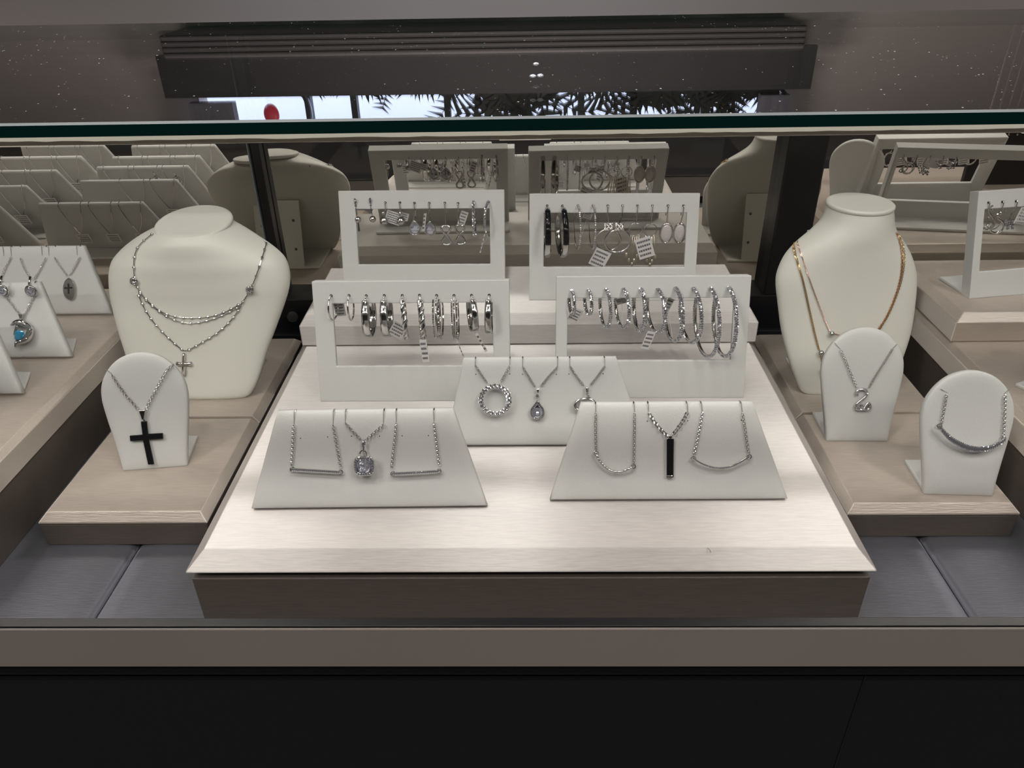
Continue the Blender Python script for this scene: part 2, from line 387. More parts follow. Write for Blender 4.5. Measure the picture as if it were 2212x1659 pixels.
cp('glass_door_edge', MB().box((xa, YL-.0034, Z(-.2600)), (xa+.0009, YL+.004, Z(-.0560))), 'glassbev')
cp('door_stile', MB().box((xr0, YR-.002, Z(-.2600)), (xr1, YR+.016, Z(-.0560))), 'black', bevel=.0012)
k = MB(); k.box((-XC, YR-.003, Z(-.2935)), (XC, .60, Z(-.2600))); k.box((-XC, YR-.008, Z(-.2935)), (XC, YR-.003, Z(-.2890)))
cp('door_track', k, 'black', bevel=.0006)
lk = MB()
c0 = aty(630, 683, YR-.003); lk.tube([c0, c0+V((.004, -.010, .004))], .0045, 12)
cp('door_lock', lk, 'black', bevel=.0004)
cp('end_panel', MB().box((-XC-.012, .236, Z(-.30)), (-XC, .62, Z(-.0497))), 'ledge')
cp('end_panel', MB().box((XC, .236, Z(-.30)), (XC+.012, .62, Z(-.0497))), 'ledge')
cp('rear_cabinet', MB().box((-XC, .62, 0), (XC, 1.00, Z(-.0560))), 'ledge')
# ------------------------------------------------------------------ satin deck cushions
def cushion(x0, x1, label, y0=.2412, y1=.556):
    b = MB(); nx, ny = 14, 24; top = zd; e = .005
    g = [[None]*(ny+1) for _ in range(nx+1)]; vs = []
    for i in range(nx+1):
        for j in range(ny+1):
            u = i/nx; v = j/ny
            u = .5 - .5*math.cos(math.pi*u) if True else u; v = .5-.5*math.cos(math.pi*v)
            x = x0+.0003 + (x1-x0-.0006)*u; y = y0 + (y1-y0)*v
            dx = min(x-x0, x1-x); dy = min(y-y0, y1-y); d = min(dx, dy)
            drop = .0030*max(0, 1-d/.0060)**2.0
            g[i][j] = len(vs); vs.append((x, y, Z(top)-drop))
    fs = [(g[i][j], g[i+1][j], g[i+1][j+1], g[i][j+1]) for i in range(nx) for j in range(ny)]
    zb = Z(top)-.0018-.0034+.0014
    n0 = len(vs)
    rim = [(i, 0) for i in range(nx)] + [(nx, j) for j in range(ny)] + [(i, ny) for i in range(nx, 0, -1)] + [(0, j) for j in range(ny, 0, -1)]
    for i, j in rim:
        q = vs[g[i][j]]; vs.append((q[0], q[1], Z(-.3012)))
    m = len(rim)
    for q in range(m):
        a, b2 = rim[q], rim[(q+1) % m]; fs.append((g[a[0]][a[1]], n0+q, n0+(q+1) % m, g[b2[0]][b2[1]]))
    fs.append([n0+q for q in range(m)])
    b.add(vs, fs); o = b.build('deck_cushion', 'cushion', None, ((x0+x1)/2, (y0+y1)/2, Z(-.3012)), smooth=True)
    tag(o, label, 'cushion', 'grey satin deck cushions')
cushion(-.73, -.479, 'grey satin deck cushion under the far left of the left riser')
cushion(-.478, -.2198, 'grey satin deck cushion at the left front, left of the seam')
cushion(-.2190, 0, 'grey satin deck cushion between the left seam and the middle, partly under the large riser')
cushion(.0006, .2180, 'grey satin deck cushion right of the large riser, left of the right seam')
cushion(.2188, .478, 'grey satin deck cushion at the right front corner, right of the seam')
cushion(.479, .73, 'grey satin deck cushion under the far right of the right riser')

# ------------------------------------------------------------------ risers
def riser(x0, x1, y0, y1, zt, zlid, zbot, bev, bd, label, seam=None, inset=.0015, gap=.002, boxm='satin', lidm='satin'):
    """lid with a bevelled rim over a box"""
    org = ((x0+x1)/2, (y0+y1)/2, Z(zbot)); t = T('display_riser', org, label, 'riser', 'satin display risers')
    if seam is None: segs = [(y0, y1)]
    else: segs = [(y0, seam-.0002), (seam+.0002, y1)]
    for a, b in segs:
        m = MB(); zo = Z(zt - bd)
        B1 = bev if a == y0 else .0012; B2 = bev if b == y1 else .0012
        m.loft([[(x0, a, Z(zlid)), (x1, a, Z(zlid)), (x1, b, Z(zlid)), (x0, b, Z(zlid))],
                [(x0, a, zo), (x1, a, zo), (x1, b, zo), (x0, b, zo)],
                [(x0+bev, a+B1, Z(zt)), (x1-bev, a+B1, Z(zt)), (x1-bev, b-B2, Z(zt)), (x0+bev, b-B2, Z(zt))]])
        t.part('lid', m, lidm, bevel=.0006)
    t.part('box', MB().box((x0+inset, y0+inset, Z(zbot)), (x1-inset, y1-inset, Z(zlid)-gap)), boxm, bevel=.0005)
    if gap: t.part('liner', MB().box((x0+inset+.004, y0+inset+.004, Z(zlid)-gap-.0005), (x1-inset-.004, y1-inset-.004, Z(zlid)+.0005)), 'black')
    return t
ZC = -.2524; ZU = -.2298; ZS = -.276; ZLT = -.2435; ZRT = -.2450; ZR2 = -.2258
M['satinmid'] = mat('half_shaded_satin_step', (.20, .165, .145, 1), .5, spec=.4, var=WEAVE, bump=WEAVE)  # satin of the lid with the step's side shade put into the colour
M['satindark'] = mat('shaded_satin_box', (.095, .080, .069, 1), .5, spec=.3, var=WEAVE, bump=WEAVE)  # lid satin again, shade on the riser sides put into the colour
riser(-.1611, .1610, .2618, .562, ZC, -.2608, zd, .0077, .0076, 'large champagne satin riser in the middle carrying two rows of stands', inset=.0012, gap=.0048, boxm='satindark')
riser(-.1560, .1575, .4700, .5612, ZU, -.2515, ZC, .0045, .0070, 'upper step riser standing on the back of the large middle riser', gap=0, inset=0.0004, boxm='satinmid')
riser(-.2700, -.1760, .3200, .532, ZS, -.2815, zd, .0042, .0046, 'low champagne satin riser at the left under the round bust and black cross', seam=atz(561, 901, ZS).y, gap=.0006, inset=.0003, boxm='satindark', lidm='satinside')
riser(.1740, .2672, .3245, .532, ZS, -.2815, zd, .0042, .0046, 'low champagne satin riser at the right under the tall-necked bust', seam=atz(1720, 893, ZS).y, gap=.0006, inset=.0003, boxm='satindark', lidm='satinside')
riser(-.70, -.2850, .262, .556, ZLT, -.2610, zd, .0035, .0035, 'high satin riser at the left edge carrying the slanted pendant stands', gap=.0015, inset=.002, boxm='satindark', lidm='satinside')
riser(.2795, .70, .262, .556, ZRT, -.2640, zd, .0035, .0040, 'high satin riser at the right edge behind the curved bar necklace', gap=.0015, inset=.002, boxm='satindark', lidm='satinside')
b0 = atz(2053.4, 739, ZRT)
riser(b0.x, .70, b0.y, .556, ZR2, -.2447, ZRT, .006, .0050, 'upper satin step at the right carrying the earring frame', gap=0, inset=.0004, boxm='satinside', lidm='satinside')

# ------------------------------------------------------------------ stand planes
class Plane:
    def __init__(s, org, yaw, lean):
        s.o = V(org); s.yaw = yaw
        s.u = V((math.cos(yaw), math.sin(yaw), 0)); back = V((-math.sin(yaw), math.cos(yaw), 0)); s.back = back
        s.v = V((0, 0, 1))*math.cos(lean) + back*math.sin(lean); s.n = s.u.cross(s.v)   # n points to the viewer
    def P(s, u, v, d=0): return s.o + s.u*u + s.v*v + s.n*d
    def px(s, x, y, d=0):     # (u,v) where the pixel's ray meets the plane raised by d
        r = ray(x, y); o = s.o + s.n*d; k = (o-CAM).dot(s.n)/r.dot(s.n); p = CAM + r*k - o
        return p.dot(s.u), p.dot(s.v)
    def W(s, x, y, d=0):
        u, v = s.px(x, y, d); return s.P(u, v, d)
def plane_from(bl, br, z, lean):
    a, b = atz(*bl, z), atz(*br, z); return Plane(a, math.atan2(b.y-a.y, b.x-a.x), math.radians(lean)), (b-a).length
def C(pts, ox, oy, s): return [(ox+x/s, oy+y/s) for x, y in pts]

def base_plate(t, pl, w, depth, inset=0, th=.0022, m='white', tp=0):
    b = MB(); z = pl.o
    u, bk = pl.u, pl.back; up = V((0, 0, 1))
    p = lambda a, d, h: pl.o + u*a + bk*d + up*h
    b.add([p(inset, .002, 0), p(w-inset, .002, 0), p(w-inset-tp, depth, 0), p(inset+tp, depth, 0), p(inset, .002, th), p(w-inset, .002, th), p(w-inset-tp, depth, th), p(inset+tp, depth, th)],
          [(0,3,2,1),(4,5,6,7),(0,1,5,4),(1,2,6,5),(2,3,7,6),(3,0,4,7)])
    return t.part('base', b, m, bevel=.0006)

def frame_stand(pl, w, Lh, win, label, holes=10, hv=None, hu=None):
    """earring frame: leaning panel with a rectangular window, hollow mitred back, base plate behind"""
    t = T('earring_stand', pl.o, label, 'earring stand', 'white earring stands')
    u0, u1, v0, v1 = win; m = MB()
    def ring(a0, a1, b0, b1, d): return [pl.P(a0, b0, d), pl.P(a1, b0, d), pl.P(a1, b1, d), pl.P(a0, b1, d)]
    of, inf = ring(0, w, 0, Lh, 0), ring(u0, u1, v0, v1, 0)
    ob, inb = ring(.0, w, 0, Lh, -.0085), ring(u0, u1, v0, v1, -.003)
    ob2 = ring(.0012, w-.0012, .0012, Lh-.0012, -.0085)
    vs = of+inf+ob+inb+ob2; fs = []
    for k in range(4):
        j = (k+1) % 4
        fs += [(k, j, 4+j, 4+k), (k, 8+k, 8+j, j), (4+k, 4+j, 12+j, 12+k), (8+k, 16+k, 16+j, 8+j), (16+k, 12+k, 12+j, 16+j)]
    m.add(vs, fs); pn = t.part('panel', m, 'white', bevel=.0005)
    for a in hu or []: t.part('pin_hole', MB().ball(pl.P(a[0], a[1], .0001), .0009, 8, 4), 'hole', pn)
    base_plate(t, pl, w, .034)
    return t

def soft_panel(outline, pl, depth, puff, n=6, d0=0):
    """padded board: outline (u,v) list, front puffed, rounded rim"""
    m = MB(); cu = sum(p[0] for p in outline)/len(outline); cv = sum(p[1] for p in outline)/len(outline)
    rings = []
    def sh(k, d): return [pl.P(cu+(a-cu)*(1-k), cv+(b-cv)*(1-k), d) for a, b in outline]
    rings = [sh(.03, -depth), sh(0, -depth+.0008), sh(0, -.0012), sh(.010, -.0003), sh(.03, 0), sh(.08, puff*.5), sh(.2, puff), sh(.6, puff*1.2)]
    rings = [r for r in rings]
    m.loft(rings); return m

def slit(m, pl, a0, b0, a1, b1, d=.0002, w=.00028):
    p, q = pl.P(a0, b0, d), pl.P(a1, b1, d); m.tube([p, q], .0003, 4, sq=(w, .0003), up=pl.n)

TPU = .0011                    # padding of the slanted boards
def slant_stand(pl, bl, br, tl, tr, Lh, label, slits=(), dimples=()):
    """trapezoid pendant board leaning back on a base plate"""
    t = T('pendant_stand', pl.o, label, 'pendant stand', 'slanted pendant stands')
    N = 10; o = []
    def lerp(a, b, k): return (a[0]+(b[0]-a[0])*k, a[1]+(b[1]-a[1])*k)
    cs = [(bl, 0), (br, 0), (tr, Lh), (tl, Lh)]
    for k in range(4):
        a, b = cs[k], cs[(k+1) % 4]
        for j in range(N): o.append(lerp(a, b, (j+.02)/N) if j == 0 else lerp(a, b, j/N))
    m = MB()
    def sh(k, d):
        q = []
        cu = (bl+br+tl+tr)/4; cv = Lh/2
        for a, b in o:
            e = k
            q.append(pl.P(a-(a-cu)*min(1, e/ .055), b-(b-cv)*min(1, e/.025), d))
        return q
    m.loft([sh(.0012, -.0045), sh(.0, -.0037), sh(.0, -.0012), sh(.0004, -.0004), sh(.001, 0), sh(.0025, .0005), sh(.005, .0010), sh(.010, TPU)])
    pn = t.part('panel', m, 'white', smooth=True)
    for f in pn.data.polygons:
        if len(f.vertices) > 6: f.use_smooth = False
    if slits:
        for a, b, c, d in slits: s = MB(); slit(s, pl, a, b, c, d, TPU); t.part('slit', s, 'slit', pn)
        for a, b in dimples: t.part('pin_hole', MB().ball(pl.P(a, b, TPU-.0002), .0004, 6, 4), 'hole', pn)
    w = br-bl
    q = Plane(pl.P(bl, 0) - V((0, 0, .0020)) + pl.back*.005, pl.yaw, .1)
    base_plate(t, q, w, .023, .0025, tp=.008, th=.0016)
    return t

# ------------------------------------------------------------------ jewellery builders
def resample(pts, step):
    out = [V(pts[0])]; acc = 0; pts = [V(p) for p in pts]
    for a, b in zip(pts, pts[1:]):
        L = (b-a).length
        if L < 1e-9: continue
        k = step-acc
        while k <= L:
            out.append(a + (b-a)*(k/L)); k += step
        acc = L-(k-step)
    return out
def smooth_path(pts, k=3):
    pts = [V(p) for p in pts]
    for _ in range(k):
        q = [pts[0]]
        for a, b in zip(pts, pts[1:]): q += [a*.75+b*.25, a*.25+b*.75]
        q.append(pts[-1]); pts = q
    return pts
def chain(mb, pts, n, link=.0013, wire=.00022, wid=.00056):
    """cable chain: alternating oval links along a path; n = normal of the surface it lies on"""
    P = resample(pts, link*.78)
    for i in range(len(P)-1):
        a, b = P[i], P[i+1]; t = (b-a)
        if t.length < 1e-9: continue
        t.normalize(); nn = (n - t*n.dot(t)).normalized(); w = t.cross(nn)
        s = (w*.8+nn*.6) if i % 2 else (w*.6-nn*.8)
        q = t.cross(s); c = (a+b)/2
        ring = [c + t*(link/2*math.cos(x)) + s*(wid*math.sin(x)) for x in [k*math.pi/3 for k in range(6)]]
        mb.tube(ring, wire, 4, closed=True, up=q)
    return mb
def ball_chain(mb, pts, r=.00055, gap=.0024, wire=.0002):
    mb.tube(resample(pts, .002), wire, 4)
    for p in resample(pts, gap): mb.ball(p, r, 8, 6)
    return mb
def faceted(mb, c, n, up, rx, ry, h, k=12, kind='round'):
    """brilliant: table, crown and girdle facets facing n"""
    n = n.normalized(); s = up.cross(n).normalized(); u2 = n.cross(s)
    def R(r, d, off=0, kk=k):
        out = []
        for i in range(kk):
            a = 2*math.pi*(i+off)/kk; x, y = math.cos(a), math.sin(a)
            if kind == 'cushion':
                q = (abs(x)**3.2+abs(y)**3.2)**(-1/3.2); x, y = x*q, y*q
            if kind == 'pear': x *= (1-.42*y) if y > 0 else 1; x *= (1 - .75*max(0, y)**2)
            out.append(c + s*(x*rx*r) + u2*(y*ry*r) + n*(d*h))
        return out
    j = lambda: random.uniform(-.16, .16)
    mb.loft([R(.15, -.9), R(1, 0), R(.78, .45+j(), .5), R(.55, .62+j()), R(.30, .60+j(), .5), R(.1, .62)] if kind != 'cushion' and rx > .0016 else [R(.15, -.9), R(1, 0), R(.78, .45, .5), R(.5, .72)], caps=True)
    return mb
def price_tag(t, a, c, ax, ay, wx, wy, lines=4, sub=None, text=None):
    """small paper tag at c; ax, ay its edge directions; a = where its string hangs from"""
    ax = ax.normalized(); ay = (ay - ax*ay.dot(ax)).normalized(); n = ax.cross(ay)
    m = MB().obox(c, ax, ay, n, wx, wy, .0003)
    o = t.part('price_tag', m, 'tagm', label='white paper price tag')
    if a is not None: t.part('tag_string', MB().tube([a, (a+c)/2 + V((0, 0, -.0005)), c], .00012, 4), 'tagm')
    if text:
        for i, s in enumerate(text):
            cu = bpy.data.curves.new('print', 'FONT'); cu.body = s; cu.size = wy/len(text)*.95; cu.align_x = 'LEFT'; cu.extrude = .00004
            ob = bpy.data.objects.new('print', cu); COL.objects.link(ob)
            dg = bpy.context.evaluated_depsgraph_get(); me = bpy.data.meshes.new_from_object(ob.evaluated_get(dg))
            bpy.data.objects.remove(ob)
            o2 = bpy.data.objects.new('print', me); COL.objects.link(o2); me.materials.clear(); me.materials.append(M['print_'])
            p = c - ax*(wx*.44) + ay*(wy*(.5-(i+.9)/len(text))) + n*.0002 - t.org
            o2.matrix_local = Matrix(((ax.x, ay.x, n.x, p.x), (ax.y, ay.y, n.y, p.y), (ax.z, ay.z, n.z, p.z), (0, 0, 0, 1)))
            o2.parent = o
        return o
    k = MB()
    rnd = random.Random(int(c.x*1e5))
    for i in range(lines):
        y = wy*(.5-(i+.8)/(lines+.6)); x = -wx*.42
        while x < wx*.3:
            L = rnd.uniform(.08, .16)*wx
            k.obox(c + ax*(x+L/2) + ay*y, ax, ay, n, L*.8, wy*.5/(lines+1), .00042); x += L
    t.part('print', k, 'ink', o)
    return o

UP = V((0, 0, 1))
def hoop(stand, pl, hx, hy, Dm, yaw, kind, label, cat='earring', width=.0013, grp=None, tg=None, m='silver', gap=25, skew=0, tagside=None, aspect=1.0, dh=None):
    """hoop hanging from the hole at pixel (hx,hy): front half before the board, back half behind it"""
    P = pl.W(hx, hy, .0006)
    d = V((math.sin(yaw), -math.cos(yaw), 0)); s = d.cross(UP)
    R = Dm/2; hgt = R*aspect
    t = T('hoop_earring', P, label, cat, grp)
    top = P + V((0, 0, -(dh or .0)))
    Cn = top + V((skew*R, 0, -hgt*.97)) + d*(-.0005)
    def pt(a, r=1.0, off=0): # a=0 top, positive to the front
        return Cn + UP*(hgt*r*math.cos(a)) + d*(R*r*math.sin(a)) + s*off - V((skew*R*math.cos(a), 0, 0))
    ring = lambda a0, a1, n, r=1.0, off=0: [pt(a0+(a1-a0)*i/n, r, off) for i in range(n+1)]
    A = math.radians(gap)
    if kind == 'tube':
        t.part('hoop', MB().tube(ring(A, 2*math.pi-A, 56), width/2, 8), m, smooth=True)
    elif kind == 'band':
        b = MB(); rr = []
        for i in range(57):
            a = A+(2*math.pi-2*A)*i/56; wv = width*(.75+.25*min(1, abs(math.sin(a/2))*1.2))
            rr.append([pt(a, 1, -wv/2), pt(a, 1.035, -wv*.25), pt(a, 1.045, 0), pt(a, 1.035, wv*.25), pt(a, 1, wv/2), pt(a, .965, wv*.3), pt(a, .965, -wv*.3)])
        b.loft(rr); t.part('hoop', b, m, smooth=True)
    elif kind == 'twist':
        b = MB()
        for ph in (0, math.pi):
            b.tube([pt(a, 1+.045*math.cos(9*a+ph), width*.32*math.sin(9*a+ph)) for a in [A+(2*math.pi-2*A)*i/110 for i in range(111)]], width*.34, 6)
        t.part('hoop', b, m, smooth=True)
    elif kind == 'multi':
        for off in (-1, 0, 1):
            b = MB()
            if off == 0:
                b.tube(ring(A, 2*math.pi-A, 44, 1.0, 0), width*.12, 6); 
                t.part('middle_ring', b, m, smooth=True)
            else:
                b.tube(ring(A, 2*math.pi-A, 44, 1.0, off*width*.4), width*.13, 6)
                for q in resample(ring(A, 2*math.pi-A, 90, 1.03, off*width*.4), width*.30): b.ico(q, width*.15)
                t.part('beaded_ring', b, m)
    elif kind == 'pave':
        b = MB().tube(ring(math.radians(8), 2*math.pi-A, 60), width*.42, 6)
        h = t.part('hoop', b, m, smooth=True)
        k = MB()
        for j in (-1, 1):
            for q in resample(ring(math.radians(0), 2*math.pi-A, 120, 1.02, j*width*.27), width*.62): k.ico(q, width*.34)
        for q in resample(ring(math.radians(2), 2*math.pi-A, 120, 1.045, 0), width*.62): k.ico(q, width*.30)
        t.part('stones', k, 'crystal', h, label='tiny clear stones')
    elif kind == 'beads':
        b = MB()
        for q in resample(ring(math.radians(6), math.radians(195), 90), width*.95): b.ball(q, width*.5, 8, 6)
        t.part('bead_row', b, m, smooth=True)
        t.part('wire', MB().tube(ring(math.radians(190), 2*math.pi-A*.4, 30), .0003, 5), m)
    if kind not in ('pave', 'beads'):
        t.part('ear_wire', MB().tube([P + pl.n*-.004, P, pt(A*.45), pt(A)] if gap else [P, P+pl.n*-.004], .00042, 6), 'silver', smooth=True)
        if gap > 12: t.part('back_wire', MB().tube([pt(-A), pt(-A*.5, .98), P + pl.n*-.005], .0003, 5), 'silver')
    if tg:
        c = pl.W(tg[0], tg[1], tg[4] if len(tg) > 4 else .004); a = math.radians(tg[5] if len(tg) > 5 else 0)
        ya = math.radians(tg[6]) if len(tg) > 6 else 0
        ax = V((math.cos(a)*math.cos(ya), math.cos(a)*math.sin(ya), math.sin(a))); ay = V((-math.sin(a)*math.cos(ya), -math.sin(a)*math.sin(ya), math.cos(a)))
        price_tag(t, pt(math.pi*.92), c, ax, ay, tg[2], tg[3])
    return t

def hookwire(P, pl, L=.006):
    """fish-hook wire that passes through the board and hangs down in front"""
    return [P + pl.n*-.006 + V((0, 0, -.007)), P + pl.n*-.006 + V((0, 0, -.001)), P + pl.n*-.003 + V((0, 0, .0012)), P + pl.n*.0008 + V((0, 0, .0006)), P + pl.n*.0016 + V((0, 0, -.001)), P + V((0, 0, -L)) + pl.n*.0016]
def drop(pl, hx, hy, name, label, grp=None, L=.006):
    P = pl.W(hx, hy, .0002); t = T(name, P, label, 'earring', grp)
    hk = smooth_path(hookwire(P, pl, L), 2); t.part('ear_wire', MB().tube(hk, .00034, 6), 'silver', smooth=True)
    t.Y = (P + pl.n*.0016).y
    t.end = hk[-1]
    return t

# ------------------------------------------------------------------ busts
def cr_interp(rows, n=8):
    out = []
    for i in range(len(rows)-1):
        p0 = rows[max(i-1, 0)]; p1 = rows[i]; p2 = rows[i+1]; p3 = rows[min(i+2, len(rows)-1)]
        for k in range(n):
            t = k/n
            out.append([.5*((2*b)+(-a+c)*t+(2*a-5*b+4*c-d)*t*t+(-a+3*b-3*c+d)*t**3) for a, b, c, d in zip(p0, p1, p2, p3)])
    out.append(list(rows[-1])); return out
def bust(P0, rows, lean, label, disc_r, disc_tilt, base_d):
    """rows: height, centre u, half width, front depth, back depth, exponent"""
    t = T('necklace_bust', P0, label, 'jewelry bust', 'white necklace busts'); tl = math.tan(math.radians(lean))
    rows = cr_interp(rows, 5); rings = []; n = 56
    for h, c, w, f, b, e in rows:
        ring = []
        for k in range(n):
            a = 2*math.pi*k/n; ca, sa = math.cos(a), math.sin(a)
            x = math.copysign(abs(ca)**(2/e), ca)*w; y = math.copysign(abs(sa)**(2/e), sa)
            y = -y*f if y > 0 else -y*b
            ring.append(P0 + V((c+x, h*tl+y, h)))
        rings.append(ring)
    m = MB().loft(rings); t.part('body', m, 'ivory', smooth=True)
    bvh = BVHTree.FromPolygons([tuple(v) for v in m.v], m.f)
    h, c = rows[-1][0], rows[-1][1]; Cn = P0 + V((c, h*tl, h+.0004)); a = math.radians(disc_tilt)
    dx = V((1, 0, 0)); dy = V((0, math.cos(a), math.sin(a))); dz = dx.cross(dy)
    cap = MB(); prof = [(.94, -.0012), (1.0, -.0008), (1.02, .0004), (1.015, .0014), (.98, .0020), (.93, .0022)]
    cap.loft([[Cn + dx*(math.cos(q)*disc_r*r) + dy*(math.sin(q)*disc_r*r) + dz*z for q in [2*math.pi*k/48 for k in range(48)]] for r, z in prof])
    o = t.part('neck_cap', cap, 'ivory', smooth=True)
    for f in o.data.polygons:
        if len(f.vertices) > 8: f.use_smooth = False
    w0 = rows[0][2]; c0 = rows[0][1]
    t.part('base', MB().box(P0 + V((c0-w0, .002, -.0), ), P0 + V((c0+w0, base_d, .0024))), 'ivory', bevel=.0008)
    s = MB(); hh = .062
    s.obox(P0 + V((c0+.001, (hh*tl+base_d)/2+.002, hh/2)), V((1, 0, 0)), V((0, hh*tl-base_d+.006, hh)).normalized(), V((0, hh, base_d-hh*tl)).normalized(), w0*1.1, math.hypot(hh, base_d-hh*tl)*.93, .0015)
    sp = t.part('support_panel', s, 'ivory', bevel=.0004)
    ay = V((0, hh*tl-base_d+.006, hh)).normalized(); nn = V((0, hh, base_d-hh*tl)).normalized()
    for i in (-1, 1):
        for j in (-.22, .2): t.part('rivet', MB().ball(P0 + V((c0+.001+i*w0*.36, (hh*tl+base_d)/2+.002, hh/2)) + ay*(j*hh) + nn*.0009, .0013, 8, 6), 'rivet', sp)
    t.bvh = bvh; return t
def onbust(t, pts, d=.0006):
    out = []
    for x, y in pts:
        r = ray(x, y).normalized(); hit = t.bvh.ray_cast(CAM, r)
        if hit[0] is None: hit = t.bvh.find_nearest(CAM + r*(t.org-CAM).length)
        nn = hit[1]; nn = nn if nn.dot(r) < 0 else -nn
        out.append(hit[0] + nn*d)
    return out
def drape(t, pts, d=.0006, step=6):
    """follow pixels finely over the surface of the bust"""
    q = []
    for a, b in zip(pts, pts[1:]):
        L = math.hypot(b[0]-a[0], b[1]-a[1]); n = max(1, int(L/step))
        q += [(a[0]+(b[0]-a[0])*k/n, a[1]+(b[1]-a[1])*k/n) for k in range(n)]
    q.append(pts[-1]); return onbust(t, q, d)
def sp(pts, k=2):
    q = smooth_path([V((x, y, 0)) for x, y in pts], k); return [(p.x, p.y) for p in q]

P1 = atz(400, 857, ZS); P1.x = P1.x
B1 = bust(P1, [(0, .0080, .0340, .004, .002, 3), (.003, .0080, .0385, .006, .003, 3), (.012, .0090, .0430, .007, .003, 3), (.028, .0095, .0485, .009, .003, 2.8), (.043, .0110, .0540, .011, .003, 2.6),
    (.060, .0130, .0595, .014, .003, 2.4), (.070, .0142, .0612, .017, .004, 2.3), (.078, .0145, .0608, .0195, .005, 2.2), (.085, .0145, .0580, .022, .007, 2.1), (.091, .0142, .0515, .0235, .010, 2),
    (.096, .0135, .0435, .0250, .015, 2), (.100, .0130, .0355, .0258, .020, 2), (.1032, .0128, .0275, .0250, .0225, 2), (.1048, .0127, .0242, .0242, .0242, 2)],
    25, 'wide round-shouldered white leather bust wearing a layered silver cross necklace', .0247, 8, .050)
P2 = atz(1780, 847, ZS)
B2 = bust(P2, [(0, .0128, .0262, .004, .002, 3), (.003, .0128, .0300, .005, .003, 3), (.017, .0126, .0362, .007, .003, 3), (.0370, .0122, .0424, .008, .003, 2.8), (.0555, .0112, .0450, .010, .003, 2.5),
    (.0690, .0102, .0460, .012, .003, 2.3), (.0770, .0100, .0445, .0135, .004, 2.2), (.0855, .0103, .0405, .0155, .006, 2.1), (.0930, .0115, .0342, .0175, .010, 2), (.0985, .0133, .0278, .0190, .015, 2),
    (.1035, .0152, .0236, .0198, .018, 2), (.108, .0162, .0216, .0203, .0198, 2), (.1135, .0164, .0205, .0205, .0205, 2)],
    22, 'tall-necked white leather bust wearing gold and rose chains, right of the middle riser', .0207, 0, .044)

# layered station necklace on the left bust
t = T('necklace', B1.org + V((0, .02, .05)), 'three-strand silver station necklace with a small cross, on the wide left bust', 'necklace')
def bstrand(name, pts, r=.0005, gap=.0055):
    P = drape(B1, sp(pts), .0007); b = MB(); b.tube(resample(P, .0011), .00035, 5)
    for p in resample(P, .0011): b.ball(p, .00042, 5, 4)
    for p in resample(P, gap): b.ball(p, .00105, 10, 8)
    return t.part(name, b, 'silver')
bstrand('shoulder_strand', [(330, 508), (324, 512), (305, 528), (295, 543), (290, 569), (292, 604), (304, 634)], gap=.0065)
bstrand('shoulder_strand', [(583, 504), (577, 520), (565, 561), (552, 600), (541, 627), (521, 657)], gap=.0065)
bstrand('upper_strand', [(304, 631), (327, 657), (354, 677), (390, 686), (425, 686.5), (458, 683), (486, 674), (521, 655)])
bstrand('middle_strand', [(304, 634), (327, 660), (362, 685), (390, 696), (418, 698.5), (453, 692), (491, 677), (521, 660)])
bstrand('lower_strand', [(301, 639), (314, 669), (334, 698), (358, 724), (385, 748), (398, 758), (407, 756), (415, 752), (444, 736), (475, 716), (500, 692), (521, 662)])
for q in ((541, 625), (293, 607)):
    c = onbust(B1, [q], .0012)[0]; g = MB(); g.tube([c+V((math.cos(a)*.0022, -.0006, math.sin(a)*.0022)) for a in [k*math.pi/8 for k in range(16)]], .0007, 6, closed=True)
    st = t.part('bezel_station', g, 'silver', smooth=True); t.part('stone', faceted(MB(), c, (CAM-c).normalized(), UP, .0019, .0019, .001), 'crystal', st)
q = onbust(B1, [(398.5, 762), (398.5, 810), (384, 785), (415, 785), (398.5, 785)], .0013)
g = MB(); g.tube([q[0], q[0]*.7+q[4]*.3, q[4], q[1]], [.0009, .0009, .0012, .0014], 8); g.tube([q[2], q[2]*.75+q[3]*.25, q[4], q[2]*.25+q[3]*.75, q[3]], [.0016, .0012, .0009, .0012, .0016], 8)
t.part('cross_pendant', g, 'silver', smooth=True)

# gold and rose necklaces on the right bust
def c6(p): return C(p, 1640, 400, 3.771)
def gold_neck(label, m, pts, beads, links=True):
    t = T('necklace', B2.org + V((.01, .02, .05)), label, 'necklace'); P = drape(B2, sp(c6(pts)), .0006)
    b = MB(); chain(b, P, V((0, -1, .3)).normalized(), .0013, .00017, .00046); t.part('chain', b, m)
    for q in beads:
        c = onbust(B2, c6([q]), .0018)[0]; g = MB().ball(c, .0019, 14, 10); t.part('bead', g, 'silver', smooth=True)
    return t
gold_neck('yellow gold chain with small beads, outermost strand on the tall-necked bust', 'gold',
    [(268, 400), (272, 440), (280, 530), (310, 640), (345, 740), (375, 880), (400, 1000), (440, 1180), (480, 1340), (497, 1365), (548, 1382), (700, 1440), (800, 1400), (900, 1280), (985, 1165), (1060, 1040), (1115, 900), (1150, 800), (1172, 690), (1182, 590), (1165, 470), (1115, 390)], [(497, 1362), (545, 1382)])
gold_neck('second yellow gold chain hanging lowest on the tall-necked bust', 'gold',
    [(280, 398), (284, 440), (292, 530), (325, 660), (358, 770), (390, 920), (418, 1050), (456, 1220), (490, 1350), (505, 1430), (515, 1500), (600, 1600), (800, 1560), (900, 1350), (970, 1180), (1040, 1060), (1098, 930), (1138, 800), (1160, 690), (1168, 590), (1152, 470), (1112, 388)], [(514, 1504)])
